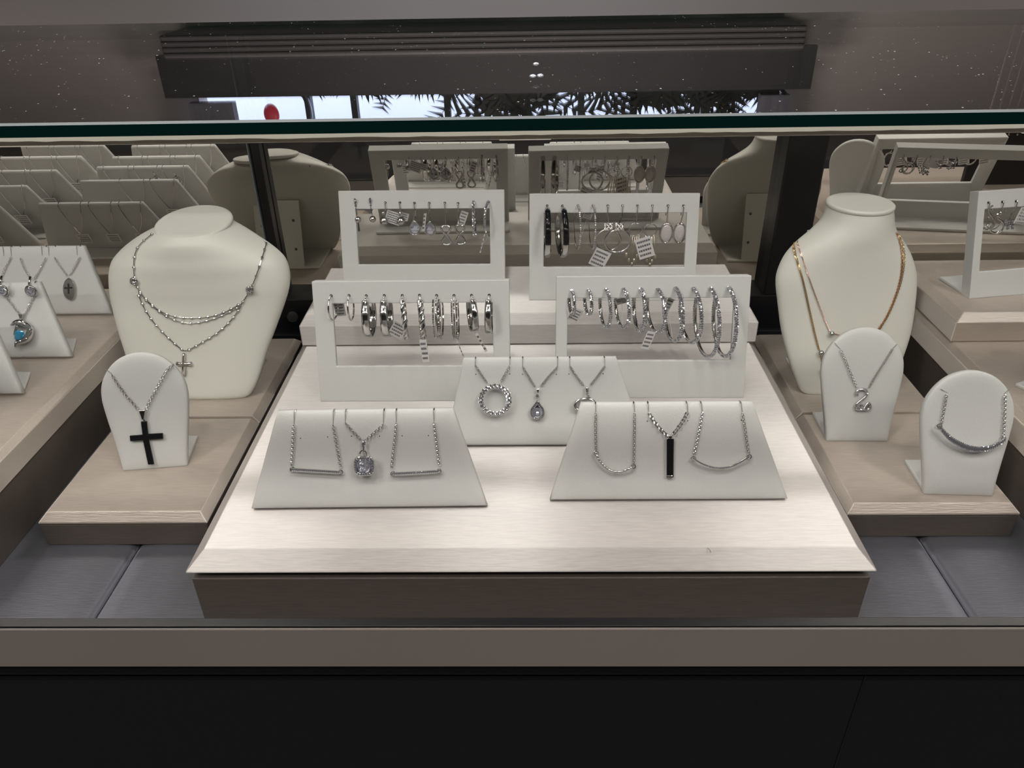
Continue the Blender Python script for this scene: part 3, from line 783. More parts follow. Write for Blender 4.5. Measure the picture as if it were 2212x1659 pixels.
gold_neck('rose gold chain with one silver bead, innermost strand on the tall-necked bust', 'rose',
    [(298, 380), (302, 420), (318, 490), (350, 590), (400, 740), (440, 855), (480, 960), (525, 1080), (568, 1185), (583, 1208), (640, 1215), (700, 1240), (800, 1290), (900, 1240), (985, 1150), (1050, 1040), (1105, 905), (1148, 760), (1160, 600), (1140, 470), (1108, 386)], [(583, 1207)])
tt = T('clasp_tag', onbust(B2, c6([(330, 350)]), .001)[0], 'small crumpled clear tag at the left shoulder of the tall-necked bust', 'tag')
b = MB(); c = tt.org; b.obox(c+V((.001, 0, .001)), V((.8, 0, .5)).normalized(), V((0, 1, 0)), V((-.5, 0, .8)).normalized(), .006, .0006, .0022); b.obox(c+V((-.0015, .001, -.001)), V((0, 0, 1)), V((0, 1, 0)), V((1, 0, 0)), .003, .0006, .0014)
tt.part('loop', b, 'tagm', bevel=.0002)

# ------------------------------------------------------------------ small arch stands
ARCH = [(0, .0183), (.004, .0188), (.01, .0195), (.02, .0210), (.03, .0226), (.04, .0239), (.045, .0241), (.05, .0236), (.055, .0220), (.060, .0190), (.064, .0154), (.067, .0113), (.069, .0065), (.0699, .002)]
def arch_stand(pl, label, cu=.0185, based=.030):
    t = T('arch_stand', pl.o, label, 'pendant stand', 'small arched pendant stands'); R_ = cr_interp([list(a) for a in ARCH], 3)
    o = [(cu-w, v) for v, w in R_][::-1]; o = [(a, b) for a, b in o] + []
    left = [(cu-w, v) for v, w in R_]; right = [(cu+w, v) for v, w in R_]
    bot = [(cu-.0183+.0366*k/8, 0) for k in range(1, 8)]
    outline = left[::-1] + bot + right      # top-left down, across, up
    cc_ = [cu, .035]; m = MB()
    def sh(e, d, eb=None):
        q = []
        for a, b in outline:
            dx, dy = cc_[0]-a, cc_[1]-b; L = math.hypot(dx, dy); q.append(pl.P(a+dx/L*e, b+dy/L*e, d))
        return q
    m.loft([sh(.0010, -.0040), sh(0, -.0034), sh(0, -.0010), sh(.0004, -.0003), sh(.0012, .0001), sh(.003, .0006), sh(.006, .0009), sh(.011, .0010)])
    pn = t.part('panel', m, 'white', smooth=True)
    for f in pn.data.polygons:
        if len(f.vertices) > 8: f.use_smooth = False
    t.pn = pn
    base_plate(t, Plane(pl.P(cu-.0183, 0), pl.yaw, 0), .0366, based)
    return t
plA1, _ = plane_from(C([(740, 1005)], 60, 740, 3.606)[0], C([(1240, 965)], 60, 740, 3.606)[0], ZS, 20)
plA2, _ = plane_from(C([(545, 1032)], 1640, 680, 3.771)[0], C([(1040, 1036)], 1640, 680, 3.771)[0], ZS, 20)
plA3, _ = plane_from(C([(1342, 1467)], 1640, 680, 3.771)[0], C([(1920, 1482)], 1640, 680, 3.771)[0], ZS, 20)
A1 = arch_stand(plA1, 'small white arched stand holding the black cross necklace, left of the middle riser')
A2 = arch_stand(plA2, 'small white arched stand holding the curled silver pendant, in front of the tall bust')
A3 = arch_stand(plA3, 'small white arched stand holding the curved bar necklace, front right')
p4 = atz(2177, 829, ZRT); pl4 = Plane((p4.x+.0150, p4.y-.030, Z(ZRT)), math.radians(25), math.radians(20)); A4 = arch_stand(pl4, 'white arched stand at the right edge, only its base corner in view')
DA = .0010
def panel_neck(label, pl, paths, rest, d0, back=None, link=.0013, cat='necklace', m='silver', wid=.00060, wire=.00023, name='necklace', tagw=.011, offs=.0010):
    """chain along pixel paths on a stand plane; back = [u1, u2, vtop] lets it run over the top and down behind"""
    o = pl.W(*paths[0][0], d0); t = T(name, o, label, cat)
    for p in paths:
        P = [pl.W(x, y, d0+offs) for x, y in p]; t.part('chain', chain(MB(), P, pl.n, link, wire, wid), 'chainm' if m == 'silver' else m)
    if back:
        u1, u2, vt = back; um = (u1+u2)/2; k = MB()
        for u in (u1, u2):
            k.tube(smooth_path([pl.P(u, vt-.0006, d0-.0006), pl.P(u, vt+.0005, -.001), pl.P(u, vt-.001, -.0056), pl.P(u*.6+um*.4, vt-.016, -.0075), pl.P(um, vt-.026, -.011)], 2), .00032, 5)
        t.part('back_chain', k, m)
        c = pl.P(um+.002, vt-.030, -.012); price_tag(t, None, c, -pl.u, pl.v*1.0+pl.u*.3, tagw, .009)
    return t
# A1 cross
def a1(p): return C(p, 60, 740, 3.606)
for a, b in (((600, 205), (655, 245)), ((1140, 172), (1085, 212))):
    q = a1([a, b]); u0, v0 = plA1.px(*q[0], DA); u1, v1 = plA1.px(*q[1], DA); sl = MB(); slit(sl, plA1, u0, v0, u1, v1, .0008); A1.part('slit', sl, 'slit', A1.pn)
t = panel_neck('silver chain with a flat black cross pendant on the small arched stand at the left', plA1, [a1([(655, 250), (700, 320), (770, 415), (868, 525)]), a1([(1140, 172), (1110, 190), (1085, 213), (1040, 290), (985, 390), (918, 525)])], None, DA, link=.0017, wid=.0008, wire=.00026)
g = MB(); q = [plA1.W(*p, DA+.0016) for p in a1([(866, 525), (920, 523), (907, 600), (893, 600)])]
g.loft([[p - plA1.n*.0012 for p in q], [p + plA1.n*.0010 for p in q]]); t.part('bail', g, 'silver', bevel=.0003)
def slab(pl, pts, d, th): q = [pl.W(*p, d) for p in pts]; return [[p for p in q], [p + pl.n*th for p in q]]
cr_ = a1([(885, 612), (930, 609), (941, 708), (1055, 702), (1058, 746), (946, 752), (988, 945), (942, 948), (902, 758), (803, 765), (798, 722), (898, 714)])
g = MB().loft(slab(plA1, cr_, DA+.0008, .0012)); t.part('cross', g, 'blackst', bevel=.00025, label='black enamelled cross')
g = MB(); q = [plA1.W(*p, DA+.0015) for p in a1([(902, 598), (909, 613)])]; g.tube(q, .0005, 6); t.part('jump_ring', g, 'silver')
# A2 curled pendant
def a2(p): return C(p, 1640, 680, 3.771)
for pl_, st_, prs in ((plA2, A2, (((615, 228), (665, 285)), ((1125, 240), (1088, 275)))), (plA3, A3, (((1480, 605), (1540, 640)), ((2045, 605), (1995, 645))))):
    for a, b in prs:
        q = a2([a, b]); u0, v0 = pl_.px(*q[0], DA); u1, v1 = pl_.px(*q[1], DA); sl = MB(); slit(sl, pl_, u0, v0, u1, v1, .0008); st_.part('slit', sl, 'slit', st_.pn)
t = panel_neck('silver chain with a curled pave ribbon pendant on the arched stand before the tall bust', plA2, [a2([(665, 288), (715, 400), (755, 500), (802, 605)]), a2([(1088, 277), (1010, 400), (940, 510), (888, 605)])], None, DA, link=.0013)
cur = sp(a2([(798, 655), (790, 625), (820, 605), (862, 605), (882, 635), (868, 668), (815, 705), (785, 738), (790, 768), (825, 775), (850, 768), (868, 742), (888, 712), (908, 735), (900, 765), (870, 776), (840, 760), (828, 730)]), 2)
g = MB(); P = [plA2.W(*p, DA+.0012) for p in cur]; g.tube(resample(P, .0006), .00085, 6)
bd = t.part('pendant', g, 'silver', smooth=True); k = MB()
for p in resample(P, .0008): k.ico(p + plA2.n*.0007, .00045)
t.part('stones', k, 'crystal', bd)
# A3 curved bar
t = panel_neck('silver chain with a curved bar of clear stones on the front right arched stand', plA3, [a2([(1527, 650), (1512, 730), (1497, 810), (1482, 900)]), a2([(2003, 652), (2002, 760), (1996, 880), (1988, 1000)])], None, DA, link=.0015, wid=.0007, wire=.00026)
arc = sp(a2([(1466, 910), (1500, 955), (1560, 1015), (1640, 1062), (1720, 1088), (1790, 1095), (1870, 1082), (1940, 1050), (1992, 1015)]), 2)
P = resample([plA3.W(*p, DA+.0034) for p in arc], .0011); g = MB().tube(P, .0006, 6); bd = t.part('bar', g, 'silver', smooth=True); k = MB()
L_ = len(P)
for i, p in enumerate(P):
    s = .0008+.0007*math.sin(math.pi*i/(L_-1))
    faceted(k, p + plA3.n*.0006, plA3.n, UP, s, s, .0008, 8)
    for sg in (-1, 1): k.ico(p + plA3.v*(s*sg) + plA3.u*.0004 + plA3.n*.0008, .00035)
t.part('stones', k, 'crystal', bd)
for q in ((1468, 905), (1990, 1008)):
    c = plA3.W(*a2([q])[0], DA+.001); g = MB().tube([c + plA3.u*(math.cos(a)*.0012) + plA3.v*(math.sin(a)*.0012) for a in [k_*math.pi/5 for k_ in range(10)]], .0003, 5, closed=True); t.part('jump_ring', g, 'silver')

# ------------------------------------------------------------------ slanted boards in the middle
LEAN = 22
def t_board(bl, br, tl, tr, z, label, cropf, sl, dm):
    pl, w = plane_from(bl, br, z+.0020, LEAN)
    uv = [pl.px(*p, .0008) for p in (tl, tr)]
    Lh = (uv[0][1]+uv[1][1])/2
    S = []
    for (a, b) in sl:
        q = cropf([a, b]); S.append(pl.px(*q[0], TPU) + pl.px(*q[1], TPU))
    Dm = [pl.px(*p, TPU) for p in cropf(dm)]
    st = slant_stand(pl, 0, w, uv[0][0], uv[1][0], Lh, label, S, Dm)
    return st, pl, w, Lh
c1 = lambda p: C(p, 520, 760, 3.95); c2 = lambda p: C(p, 1160, 840, 3.8138); c3 = lambda p: C(p, 960, 740, 5.027)
T1, plT1, wT1, LT1 = t_board((541, 1100), (1053, 1094), (597, 888), (978, 884), ZC, 'front left slanted white board with two bar necklaces and a square halo pendant', c1,
    [((457, 505), (455, 620)), ((790, 500), (788, 620)), ((893, 500), (893, 605)), ((1220, 500), (1218, 618)), ((1325, 500), (1328, 603)), ((1647, 495), (1650, 600))], [(510, 738), (742, 727), (945, 720), (1185, 720), (1378, 717), (1602, 715)])
T2, plT2, wT2, LT2 = t_board((1187, 1081), (1703, 1079), (1256, 872), (1628, 867), ZC, 'front right slanted white board with a black bar pendant between two curved necklaces', c2,
    [((483, 118), (485, 195)), ((800, 116), (804, 195)), ((916, 118), (920, 195)), ((1236, 108), (1243, 190)), ((1354, 108), (1362, 190)), ((1681, 105), (1692, 195))], [(908, 267), (1242, 263), (1684, 258)])
T3, plT3, wT3, LT3 = t_board((961, 963), (1394, 961), (1001, 773), (1332, 771), ZC, 'middle slanted white board with a circle pendant and a teardrop pendant, behind the front pair', c3,
    [((336, 165), (336, 250)), ((712, 165), (712, 250)), ((850, 165), (850, 262)), ((1229, 160), (1229, 262)), ((1362, 165), (1362, 258)), ((1739, 165), (1743, 256))], [(341, 345), (709, 341), (849, 345), (1216, 345), (1352, 341), (1723, 339)])
def bk(pl, crop, a, b, Lh): return (pl.px(*crop([a])[0], TPU)[0], pl.px(*crop([b])[0], TPU)[0], Lh)
def barneck(pl, crop, label, left, right, bar, back, r=.0006, st='crystal', step=.0010, balls=False):
    t = panel_neck(label, pl, [crop(left), crop(right)], None, TPU, back, link=.0014)
    P = resample([pl.W(*p, TPU+.0030) for p in sp(crop(bar), 2)], step)
    bd = t.part('bar', MB().tube(P, r*(.5 if balls else .85), 6), 'silver', smooth=True); k = MB()
    for p in P:
        if balls: k.ball(p, step*.5, 10, 8)
        else: faceted(k, p + pl.n*(r*.6), pl.n, pl.v, r*.8, r*.8, r*.7, 8)
    t.part('beads' if balls else 'stones', k, 'silver' if balls else st, bd, smooth=balls)
    for q in (bar[0], bar[-1]):
        c = pl.W(*crop([q])[0], TPU+.001); t.part('jump_ring', MB().tube([c + pl.u*(math.cos(a)*.0011) + pl.v*(math.sin(a)*.0011) for a in [k_*math.pi/5 for k_ in range(10)]], .00028, 5, closed=True), 'silver')
    return t
barneck(plT1, c1, 'straight beaded bar necklace at the left of the front left board', [(452, 622), (447, 740), (440, 870), (434, 985)], [(788, 622), (812, 750), (835, 880), (853, 990)], [(440, 1003), (645, 1014), (852, 1027)], bk(plT1, c1, (457, 505), (790, 500), LT1), r=.0009)
barneck(plT1, c1, 'straight beaded bar necklace at the right of the front left board', [(1328, 605), (1318, 730), (1300, 870), (1288, 1000)], [(1650, 600), (1668, 740), (1683, 870), (1697, 985)], [(1300, 1040), (1500, 1030), (1692, 1018)], bk(plT1, c1, (1325, 500), (1647, 495), LT1), r=.0009)
barneck(plT2, c2, 'silver ball arc necklace at the left of the front right board', [(485, 198), (483, 300), (484, 420), (486, 520)], [(804, 198), (802, 350), (798, 500), (796, 630)], [(487, 530), (500, 572), (535, 622), (590, 668), (650, 688), (710, 680), (755, 660), (795, 638)], bk(plT2, c2, (483, 118), (800, 116), LT2), r=.0010, step=.0016, balls=True)
barneck(plT2, c2, 'curved pave bar necklace at the right of the front right board', [(1363, 193), (1345, 300), (1315, 440), (1290, 560)], [(1692, 198), (1710, 300), (1728, 430), (1745, 545)], [(1290, 575), (1350, 615), (1430, 645), (1510, 655), (1590, 645), (1670, 608), (1748, 558)], bk(plT2, c2, (1354, 108), (1681, 105), LT2), r=.0007)
# square halo pendant
t = panel_neck('square halo pendant with a large clear stone in the middle of the front left board', plT1, [c1([(893, 607), (960, 680), (1040, 765)]), c1([(1218, 620), (1140, 690), (1055, 765)])], None, TPU, bk(plT1, c1, (893, 500), (1220, 500), LT1), link=.0016, wid=.00066)
k = MB()
for i in range(6): faceted(k, plT1.W(*c1([(1049, 775+i*14)])[0], TPU+.0022), plT1.n, plT1.v, .0010-.0001*i, .0010, .0006, 8)
t.part('bail', k, 'crystal')
c = plT1.W(*c1([(1046, 875)])[0], TPU+.002); t.part('jump_ring', MB().tube([c + plT1.u*(math.cos(a)*.0017) + plT1.v*(math.sin(a)*.0021) for a in [k_*math.pi/8 for k_ in range(16)]], .0004, 6, closed=True), 'silver')
c = plT1.W(*c1([(1054, 974)])[0], TPU+.0045); hw = (plT1.W(*c1([(1136, 974)])[0], TPU+.0045)-c).length; hv = (plT1.W(*c1([(1054, 895)])[0], TPU+.0045)-c).length
nt_ = (plT1.n + UP*.1).normalized()
ring = []
for i in range(64):
    a = 2*math.pi*i/64; x, y = math.cos(a), math.sin(a); q = (abs(x)**4+abs(y)**4)**(-.25); ring.append(c + plT1.u*(x*q*hw*.88) + plT1.v*(y*q*hv*.88))
hal = t.part('halo', MB().tube(ring, .0010, 6, closed=True), 'silver', smooth=True); k = MB()
for q in resample(ring+ring[:1], .00125): faceted(k, q + plT1.n*.0008, plT1.n, plT1.v, .00075, .00075, .0005, 6)
t.part('halo_stones', k, 'crystal', hal)
k = MB(); kk = 16
def sq_ring(r, d, off=0):
    out = []
    for i in range(kk):
        a = 2*math.pi*(i+off)/kk; x, y = math.cos(a), math.sin(a); q = (abs(x)**3+abs(y)**3)**(-1/3); d_ = d + (random.uniform(-.00045, .00045) if r > .1 else 0)
        out.append(c + plT1.u*(x*q*hw*.80*r) + plT1.v*(y*q*hv*.80*r) + plT1.n*d_)
    return out
k.loft([sq_ring(.1, -.0035), sq_ring(.6, -.0018, .5), sq_ring(1, 0), sq_ring(.85, .0008, .5), sq_ring(.66, .0012), sq_ring(.48, .0013, .5), sq_ring(.28, .0012), sq_ring(.08, .0011, .5)]); t.part('centre_stone', k, 'gem', label='large clear cushion-cut stone')
# black bar pendant
t = panel_neck('tall glossy black bar pendant in the middle of the front right board', plT2, [c2([(922, 197), (960, 262), (1020, 335), (1078, 392)]), c2([(1240, 192), (1205, 262), (1160, 325), (1108, 392)])], None, TPU, bk(plT2, c2, (916, 118), (1236, 108), LT2), link=.0024, wid=.0009, wire=.00032)
t.part('bail', MB().loft(slab(plT2, c2([(1080, 378), (1110, 378), (1108, 408), (1082, 408)]), TPU+.0008, .0016)), 'silver', bevel=.0004)
fr_ = t.part('bar_frame', MB().loft(slab(plT2, c2([(1063, 403), (1126, 403), (1122, 730), (1062, 730)]), TPU+.0006, .0014)), 'silver', bevel=.0003)
t.part('bar_inlay', MB().loft(slab(plT2, c2([(1069, 411), (1120, 411), (1117, 720), (1067, 720)]), TPU+.0019, .0004)), 'blackst', fr_, label='glossy black inlay')
k = MB()
for i in range(5): k.ico(plT2.W(*c2([(1074+i*9, 716)])[0], TPU+.0024), .00035)
t.part('foot_stones', k, 'crystal', fr_)
# circle pendant
t = panel_neck('open circle pendant ringed with clear stones, left on the middle board', plT3, [c3([(336, 250), (400, 345), (475, 452)]), c3([(711, 252), (660, 345), (602, 445)])], None, TPU, bk(plT3, c3, (336, 165), (712, 165), LT3), link=.0015, wid=.00066)
c = plT3.W(*c3([(553, 622)])[0], TPU+.0036); hu = (plT3.W(*c3([(718, 622)])[0], TPU+.0022)-c).length*.93; hv = (plT3.W(*c3([(553, 458)])[0], TPU+.0022)-c).length*.93
ring = [c + plT3.u*(math.cos(a)*hu) + plT3.v*(math.sin(a)*hv) for a in [2*math.pi*k_/72 for k_ in range(72)]]
h_ = t.part('circle', MB().tube(ring, .0010, 6, closed=True), 'silver', smooth=True); k = MB()
for i, q in enumerate(resample(ring+ring[:1], .0011)):
    o_ = (q-c).normalized(); faceted(k, q + plT3.n*.0009 + o_*(.0007*(1 if i % 2 else -1)), plT3.n, plT3.v, .00085, .00085, .0006, 6); k.ico(q + o_*(.0009*(1 if i % 2 else -1)) + plT3.n*.0004, .0004)
t.part('circle_stones', k, 'crystal', h_)
# teardrop pendant
t = panel_neck('teardrop pendant framing a small round stone, centre of the middle board', plT3, [c3([(850, 263), (910, 360), (992, 492)]), c3([(1229, 263), (1130, 370), (1036, 492)])], None, TPU, bk(plT3, c3, (850, 165), (1229, 160), LT3), link=.0015, wid=.00066)
t.part('bail', MB().loft(slab(plT3, c3([(996, 495), (1032, 495), (1022, 545), (1006, 545)]), TPU+.001, .0018)), 'silver', bevel=.0004)
t.part('link_stone', faceted(MB(), plT3.W(*c3([(1008, 583)])[0], TPU+.002), plT3.n, plT3.v, .0013, .0013, .0008, 4), 'crystal')
dr = sp(c3([(1010, 632), (985, 672), (950, 715), (938, 760), (955, 812), (1010, 838), (1065, 812), (1083, 760), (1068, 715), (1035, 672), (1010, 632)]), 2)
P = [plT3.W(*p, TPU+.0022) for p in dr]; h_ = t.part('drop_frame', MB().tube(P[:-1], .00055, 6, closed=True), 'silver', smooth=True)
cc3 = plT3.W(*c3([(1010, 752)])[0], TPU+.0022); k = MB()
for q in resample([cc3 + (p-cc3)*.84 for p in P], .0010): faceted(k, q + plT3.n*.0004, plT3.n, plT3.v, .0006, .0006, .0004, 6)
t.part('drop_stones', k, 'crystal', h_)
t.part('centre_stone', faceted(MB(), plT3.W(*c3([(1010, 768)])[0], TPU+.0022), plT3.n, plT3.v, .0032, .0032, .0016, 12), 'gem')
t.part('backing', MB().loft([[cc3 + (p-cc3)*.9 + plT3.n*d for p in P[:-1]] for d in (-.0009, -.0004)]), 'silver')
# ring-shaped pendant half hidden
t = panel_neck('silver pendant of crossed rings, half hidden behind the front right board', plT3, [c3([(1363, 258), (1430, 360), (1522, 478)]), c3([(1743, 257), (1660, 370), (1577, 475)])], None, TPU, bk(plT3, c3, (1362, 165), (1739, 165), LT3), link=.0015, wid=.00066)
t.part('bail', MB().loft(slab(plT3, c3([(1530, 477), (1566, 477), (1560, 545), (1538, 545)]), TPU+.001, .0024)), 'silver', bevel=.0006)
t.part('top_stones', MB().ico(plT3.W(*c3([(1550, 562)])[0], TPU+.003), .0009).ico(plT3.W(*c3([(1562, 582)])[0], TPU+.003), .0008).ico(plT3.W(*c3([(1578, 600)])[0], TPU+.003), .0007), 'crystal')
P = [plT3.W(*p, TPU+.003) for p in sp(c3([(1420, 690), (1424, 655), (1460, 628), (1520, 612), (1580, 615), (1622, 640), (1630, 680), (1600, 720), (1540, 745), (1470, 740), (1425, 715)]), 2)]
t.part('ring', MB().tube(P, .0010, 8, closed=True), 'silver', smooth=True)
P = [plT3.W(*p, TPU+.0022) for p in sp(c3([(1440, 700), (1475, 690), (1500, 650), (1550, 635), (1590, 660), (1570, 730), (1500, 770), (1455, 750)]), 2)]
k = MB()
for q in resample(P+P[:1], .0011): k.ico(q, .0006)
t.part('pave_ring', k, 'crystal')

# ------------------------------------------------------------------ slanted boards on the left riser
wT, tlu, tru, LTs = .1195, .0155, .1035, .0492
g4 = lambda p: C(p, 0, 520, 3.95)
yb = {}
for key, (x, y) in dict(a=(243, 683), b=(155, 777), c=(50, 857)).items(): yb[key] = atz(x, y, ZLT)
locs = [(yb['a'].x, yb['a'].y, 'rearmost slanted board of the near left column, holding an engraved oval pendant'),
        (yb['b'].x, yb['b'].y, 'second slanted board of the near left column, holding the dolphin pendant'),
        (yb['c'].x, yb['c'].y, 'third slanted board of the near left column, only its corner in view'),
        (yb['c'].x-.002, .356, 'fourth slanted board of the near left column, seen only in the mirror'),
        (yb['c'].x-.002, .312, 'frontmost slanted board of the near left column, seen only in the mirror'),
        (-.4285, .500, 'rearmost slanted board of the far left column, seen only in the mirror'),
        (-.4290, .452, 'second slanted board of the far left column, seen only in the mirror'),
        (-.4285, .402, 'third slanted board of the far left column, seen only in the mirror'),
        (-.4295, .352, 'fourth slanted board of the far left column, seen only in the mirror'),
        (-.4285, .306, 'frontmost slanted board of the far left column, seen only in the mirror')]
boards = []
pr = [.0185, .0465, .0525, .0790, .085, .1055]
for i, (x, y, lb) in enumerate(locs):
    pl = Plane((x-wT, y, Z(ZLT)+.0020), 0, math.radians(LEAN))
    S = [(.0215, LTs, .0215, LTs-.007), (.0455, LTs, .0455, LTs-.007), (.0510, LTs, .0510, LTs-.007), (.0735, LTs, .0735, LTs-.007), (.0785, LTs, .0785, LTs-.007), (.099, LTs, .099, LTs-.007)]
    if i > 2: S = []
    boards.append((slant_stand(pl, 0, wT, tlu, tru, LTs, lb, S), pl))
pos = ['left', 'middle', 'right']
ordn = ['rearmost', 'second', 'third', 'fourth', 'frontmost']
us = [(.0215, .0455), (.0510, .0735), (.0785, .099)]
for i, (st, pl) in enumerate(boards):
    for j, (ua, ub) in enumerate(us):
        col = 'near left column' if i < 5 else 'far left column'
        if (i, j) in ((0, 0), (0, 1), (0, 2), (1, 2)): continue
        if i == 1 and j == 0: continue
        if i == 2 and j != 2: pass
        o = pl.P((ua+ub)/2, .03, .001)
        t = T('necklace', o, f'{pos[j]} plain drop necklace on the {ordn[i % 5]} board of the {col}', 'necklace')
        dd = TPU+.0006; um = (ua+ub)/2; k = MB()
        for u in (ua, ub):
            k.tube(smooth_path([pl.P(um, .022, dd), pl.P(u, LTs-.008, dd), pl.P(u, LTs-.001, dd-.0002), pl.P(u, LTs+.0006, -.001), pl.P(u, LTs-.001, -.0056), pl.P(u*.7+um*.3, LTs-.016, -.0066), pl.P(um, LTs-.028, -.011)], 2), .0003, 5)
        t.part('chain', k, 'silver')
        t.part('pendant', faceted(MB(), pl.P(um, .019, dd+.001), pl.n, pl.v, .0028, .0036, .0015, 10), 'silver')
        rnd = random.Random(i*7+j)
        price_tag(t, None, pl.P(um+rnd.uniform(-.003, .003), LTs-.030, -.012), -pl.u, pl.v+pl.u*rnd.uniform(-.5, .5), .012, .010)
# rear board necklaces
def left_neck(pl, label, l, r, ua, ub, **kw):
    return panel_neck(label, pl, [g4(l), g4(r)], None, TPU, (ua, ub, LTs), **kw)
pl = boards[0][1]
uv = lambda x, y: pl.px(*g4([(x, y)])[0], TPU)[0]
t = left_neck(pl, 'round clear solitaire pendant at the left edge, hanging over the dolphin board', [(-125, 140), (-60, 240), (-5, 330)], [(92, 135), (50, 220), (0, 330)], uv(-125, 100), uv(95, 100), link=.0014)
Yg = boards[1][1].P(0, LTs, 0).y - .006
def solit(t, x, y, r):
    c = aty(*g4([(x, y)])[0], Yg); nn = (CAM-c).normalized(); b = MB()
    b.tube([c + V((math.cos(a)*r, 0, math.sin(a)*r)) for a in [k_*math.pi/10 for k_ in range(20)]], r*.22, 8, closed=True)
    bz = t.part('bezel', b, 'silver', smooth=True); t.part('stone', faceted(MB(), c + V((0, -.0005, 0)), V((0, -1, .25)), UP, r*.92, r*.92, r*.5, 12), 'gem', bz)
    top = c + V((0, 0, r*1.25)); t.part('bail', MB().tube([top, top + V((.0002, .004, .0042))], .0007, 6), 'silver', smooth=True)
solit(t, 22, 425, .0033)
t = left_neck(pl, 'round clear solitaire pendant hanging just above the dolphin pendant', [(172, 145), (205, 230), (265, 335)], [(387, 145), (345, 235), (285, 335)], uv(172, 100), uv(392, 100), link=.0014)
solit(t, 265, 430, .0033)
t = left_neck(pl, 'chain with an oval disc pendant engraved with a cross, on the rearmost left board', [(465, 140), (515, 220), (575, 300)], [(680, 140), (640, 220), (590, 298)], uv(470, 100), uv(685, 100), link=.0014)
q = sp(g4([(590, 315), (560, 335), (543, 380), (541, 430), (558, 480), (600, 508), (630, 490), (641, 440), (638, 380), (622, 335), (590, 315)]), 2)
o_ = t.part('oval_disc', MB().loft(slab(pl, q[:-1], TPU+.0012, .0008)), 'silver', bevel=.0002)
k = MB()
for a in ([(577, 365), (590, 365), (592, 395), (618, 393), (618, 408), (592, 410), (592, 452), (580, 452), (578, 412), (550, 412), (550, 396), (578, 396)],): k.loft(slab(pl, g4(a), TPU+.0019, .0003))
t.part('engraved_cross', k, 'hole', o_)
# dolphin pendant with blue stone
pl = boards[1][1]; uv = lambda x, y: pl.px(*g4([(x, y)])[0], TPU)[0]
t = left_neck(pl, 'silver dolphin pendant curled round a square blue stone, on the second left board', [(20, 425), (70, 500), (120, 565), (172, 632)], [(292, 425), (278, 490), (245, 560), (205, 632)], uv(10, 420), uv(298, 420), link=.0014, wid=.00066)
t.part('bail', MB().loft(slab(pl, g4([(165, 625), (210, 622), (195, 680), (185, 680)]), TPU+.001, .0016)), 'silver', bevel=.0004)
def taper(pts, rad, m, name, sub=None):
    P = [pl.W(*p, TPU+.0028) for p in sp(g4(pts), 2)]; n = len(P); R2 = [rad(i/(n-1)) for i in range(n)]
    return t.part(name, MB().tube(P, R2, 10), m, sub, smooth=True), P, R2
bod, P, R2 = taper([(262, 745), (255, 790), (238, 830), (205, 850), (160, 860), (140, 880), (134, 908)], lambda k: .0004+.0024*math.sin(math.pi*min(1, .15+k*.8))**1.0*(1-k*.35), 'silver', 'body')
fl, P2, R3 = taper([(100, 722), (125, 700), (165, 690), (205, 705), (240, 725), (270, 745)], lambda k: .0004+.0018*math.sin(math.pi*k), 'silver', 'tail_fluke')
k = MB()
for PP, RR in ((P[:len(P)//2+4], R2), (P2, R3)):
    for i, p in enumerate(PP):
        for s in (-.6, 0, .6): k.ico(p + pl.n*(RR[i]*.85) + pl.u*(RR[i]*s) + pl.v*(RR[i]*s*.3), .0004)
t.part('pave_stones', k, 'crystal', bod)
taper([(150, 725), (130, 765), (122, 805)], lambda k: .0012*(1-k*.6), 'silver', 'fin')
c = pl.W(*g4([(165, 812)])[0], TPU+.0036)
t.part('blue_stone', faceted(MB(), c, pl.n, (pl.v+pl.u*.12).normalized(), .0034, .0036, .0022, 16, 'cushion'), 'blue', label='square blue stone')

# ------------------------------------------------------------------ earring frames
def fstand(bl, br, tl, z, win, label, crop, holes, lean=17, w=None, full=False):
    pl, ww = plane_from(bl, br, z, lean); w = w or ww
    Lh = pl.px(*tl)[1]; wq = [pl.px(*p) for p in win]
    wi = (wq[0][0], w - wq[0][0] if full else wq[1][0], wq[1][1], wq[0][1])
    hu = [pl.px(*p) for p in crop(holes)]
    return frame_stand(pl, w, Lh, wi, label, hu=hu), pl
e1 = lambda p: C(p, 640, 580, 4.608); e2 = lambda p: C(p, 1160, 580, 4.608)
e3 = lambda p: C(p, 400, 280, 3.95); e3b = lambda p: C(p, 760, 280, 3.95); e4 = lambda p: C(p, 1120, 280, 3.95); e5 = lambda p: C(p, 2050, 380, 5.926)
h1 = [(348, 270), (525, 268), (697, 270), (876, 268), (1055, 268), (1228, 266), (1397, 268), (1570, 268), (1745, 267), (1920, 265)]
E1, pE1 = fstand((692, 868), (1103, 866), (670, 608), ZC, [(718, 656), (1066, 789)], 'front left white earring frame with polished and twisted hoops', e1, h1)
h2 = [(350, 225), (515, 222), (690, 215), (862, 212), (1035, 213), (1205, 218), (1382, 205), (1560, 210), (1730, 212), (1912, 205)]
E2, pE2 = fstand((1200, 860), (1606, 860), (1196, 597), ZC, [(1226, 644.5), (1578, 778)], 'front right white earring frame with sparkling hoops growing in size', e2, h2)
h3 = [(1452, 612), (1580, 608), (1708, 622), (1832, 622), (1956, 625), (2083, 626), (2216, 625), (2328, 628), (2460, 620), (2586, 620)]
E3, pE3 = fstand((744.5, 650), (1091.5, 649), (735, 412), ZU, [(768, 452), (1059, 570)], 'rear left white earring frame with gem and infinity drops', e3, h3)
h4 = [(245, 650), (375, 650), (507, 648), (637, 646), (762, 648), (888, 648), (1015, 648), (1143, 648), (1275, 648), (1408, 648)]
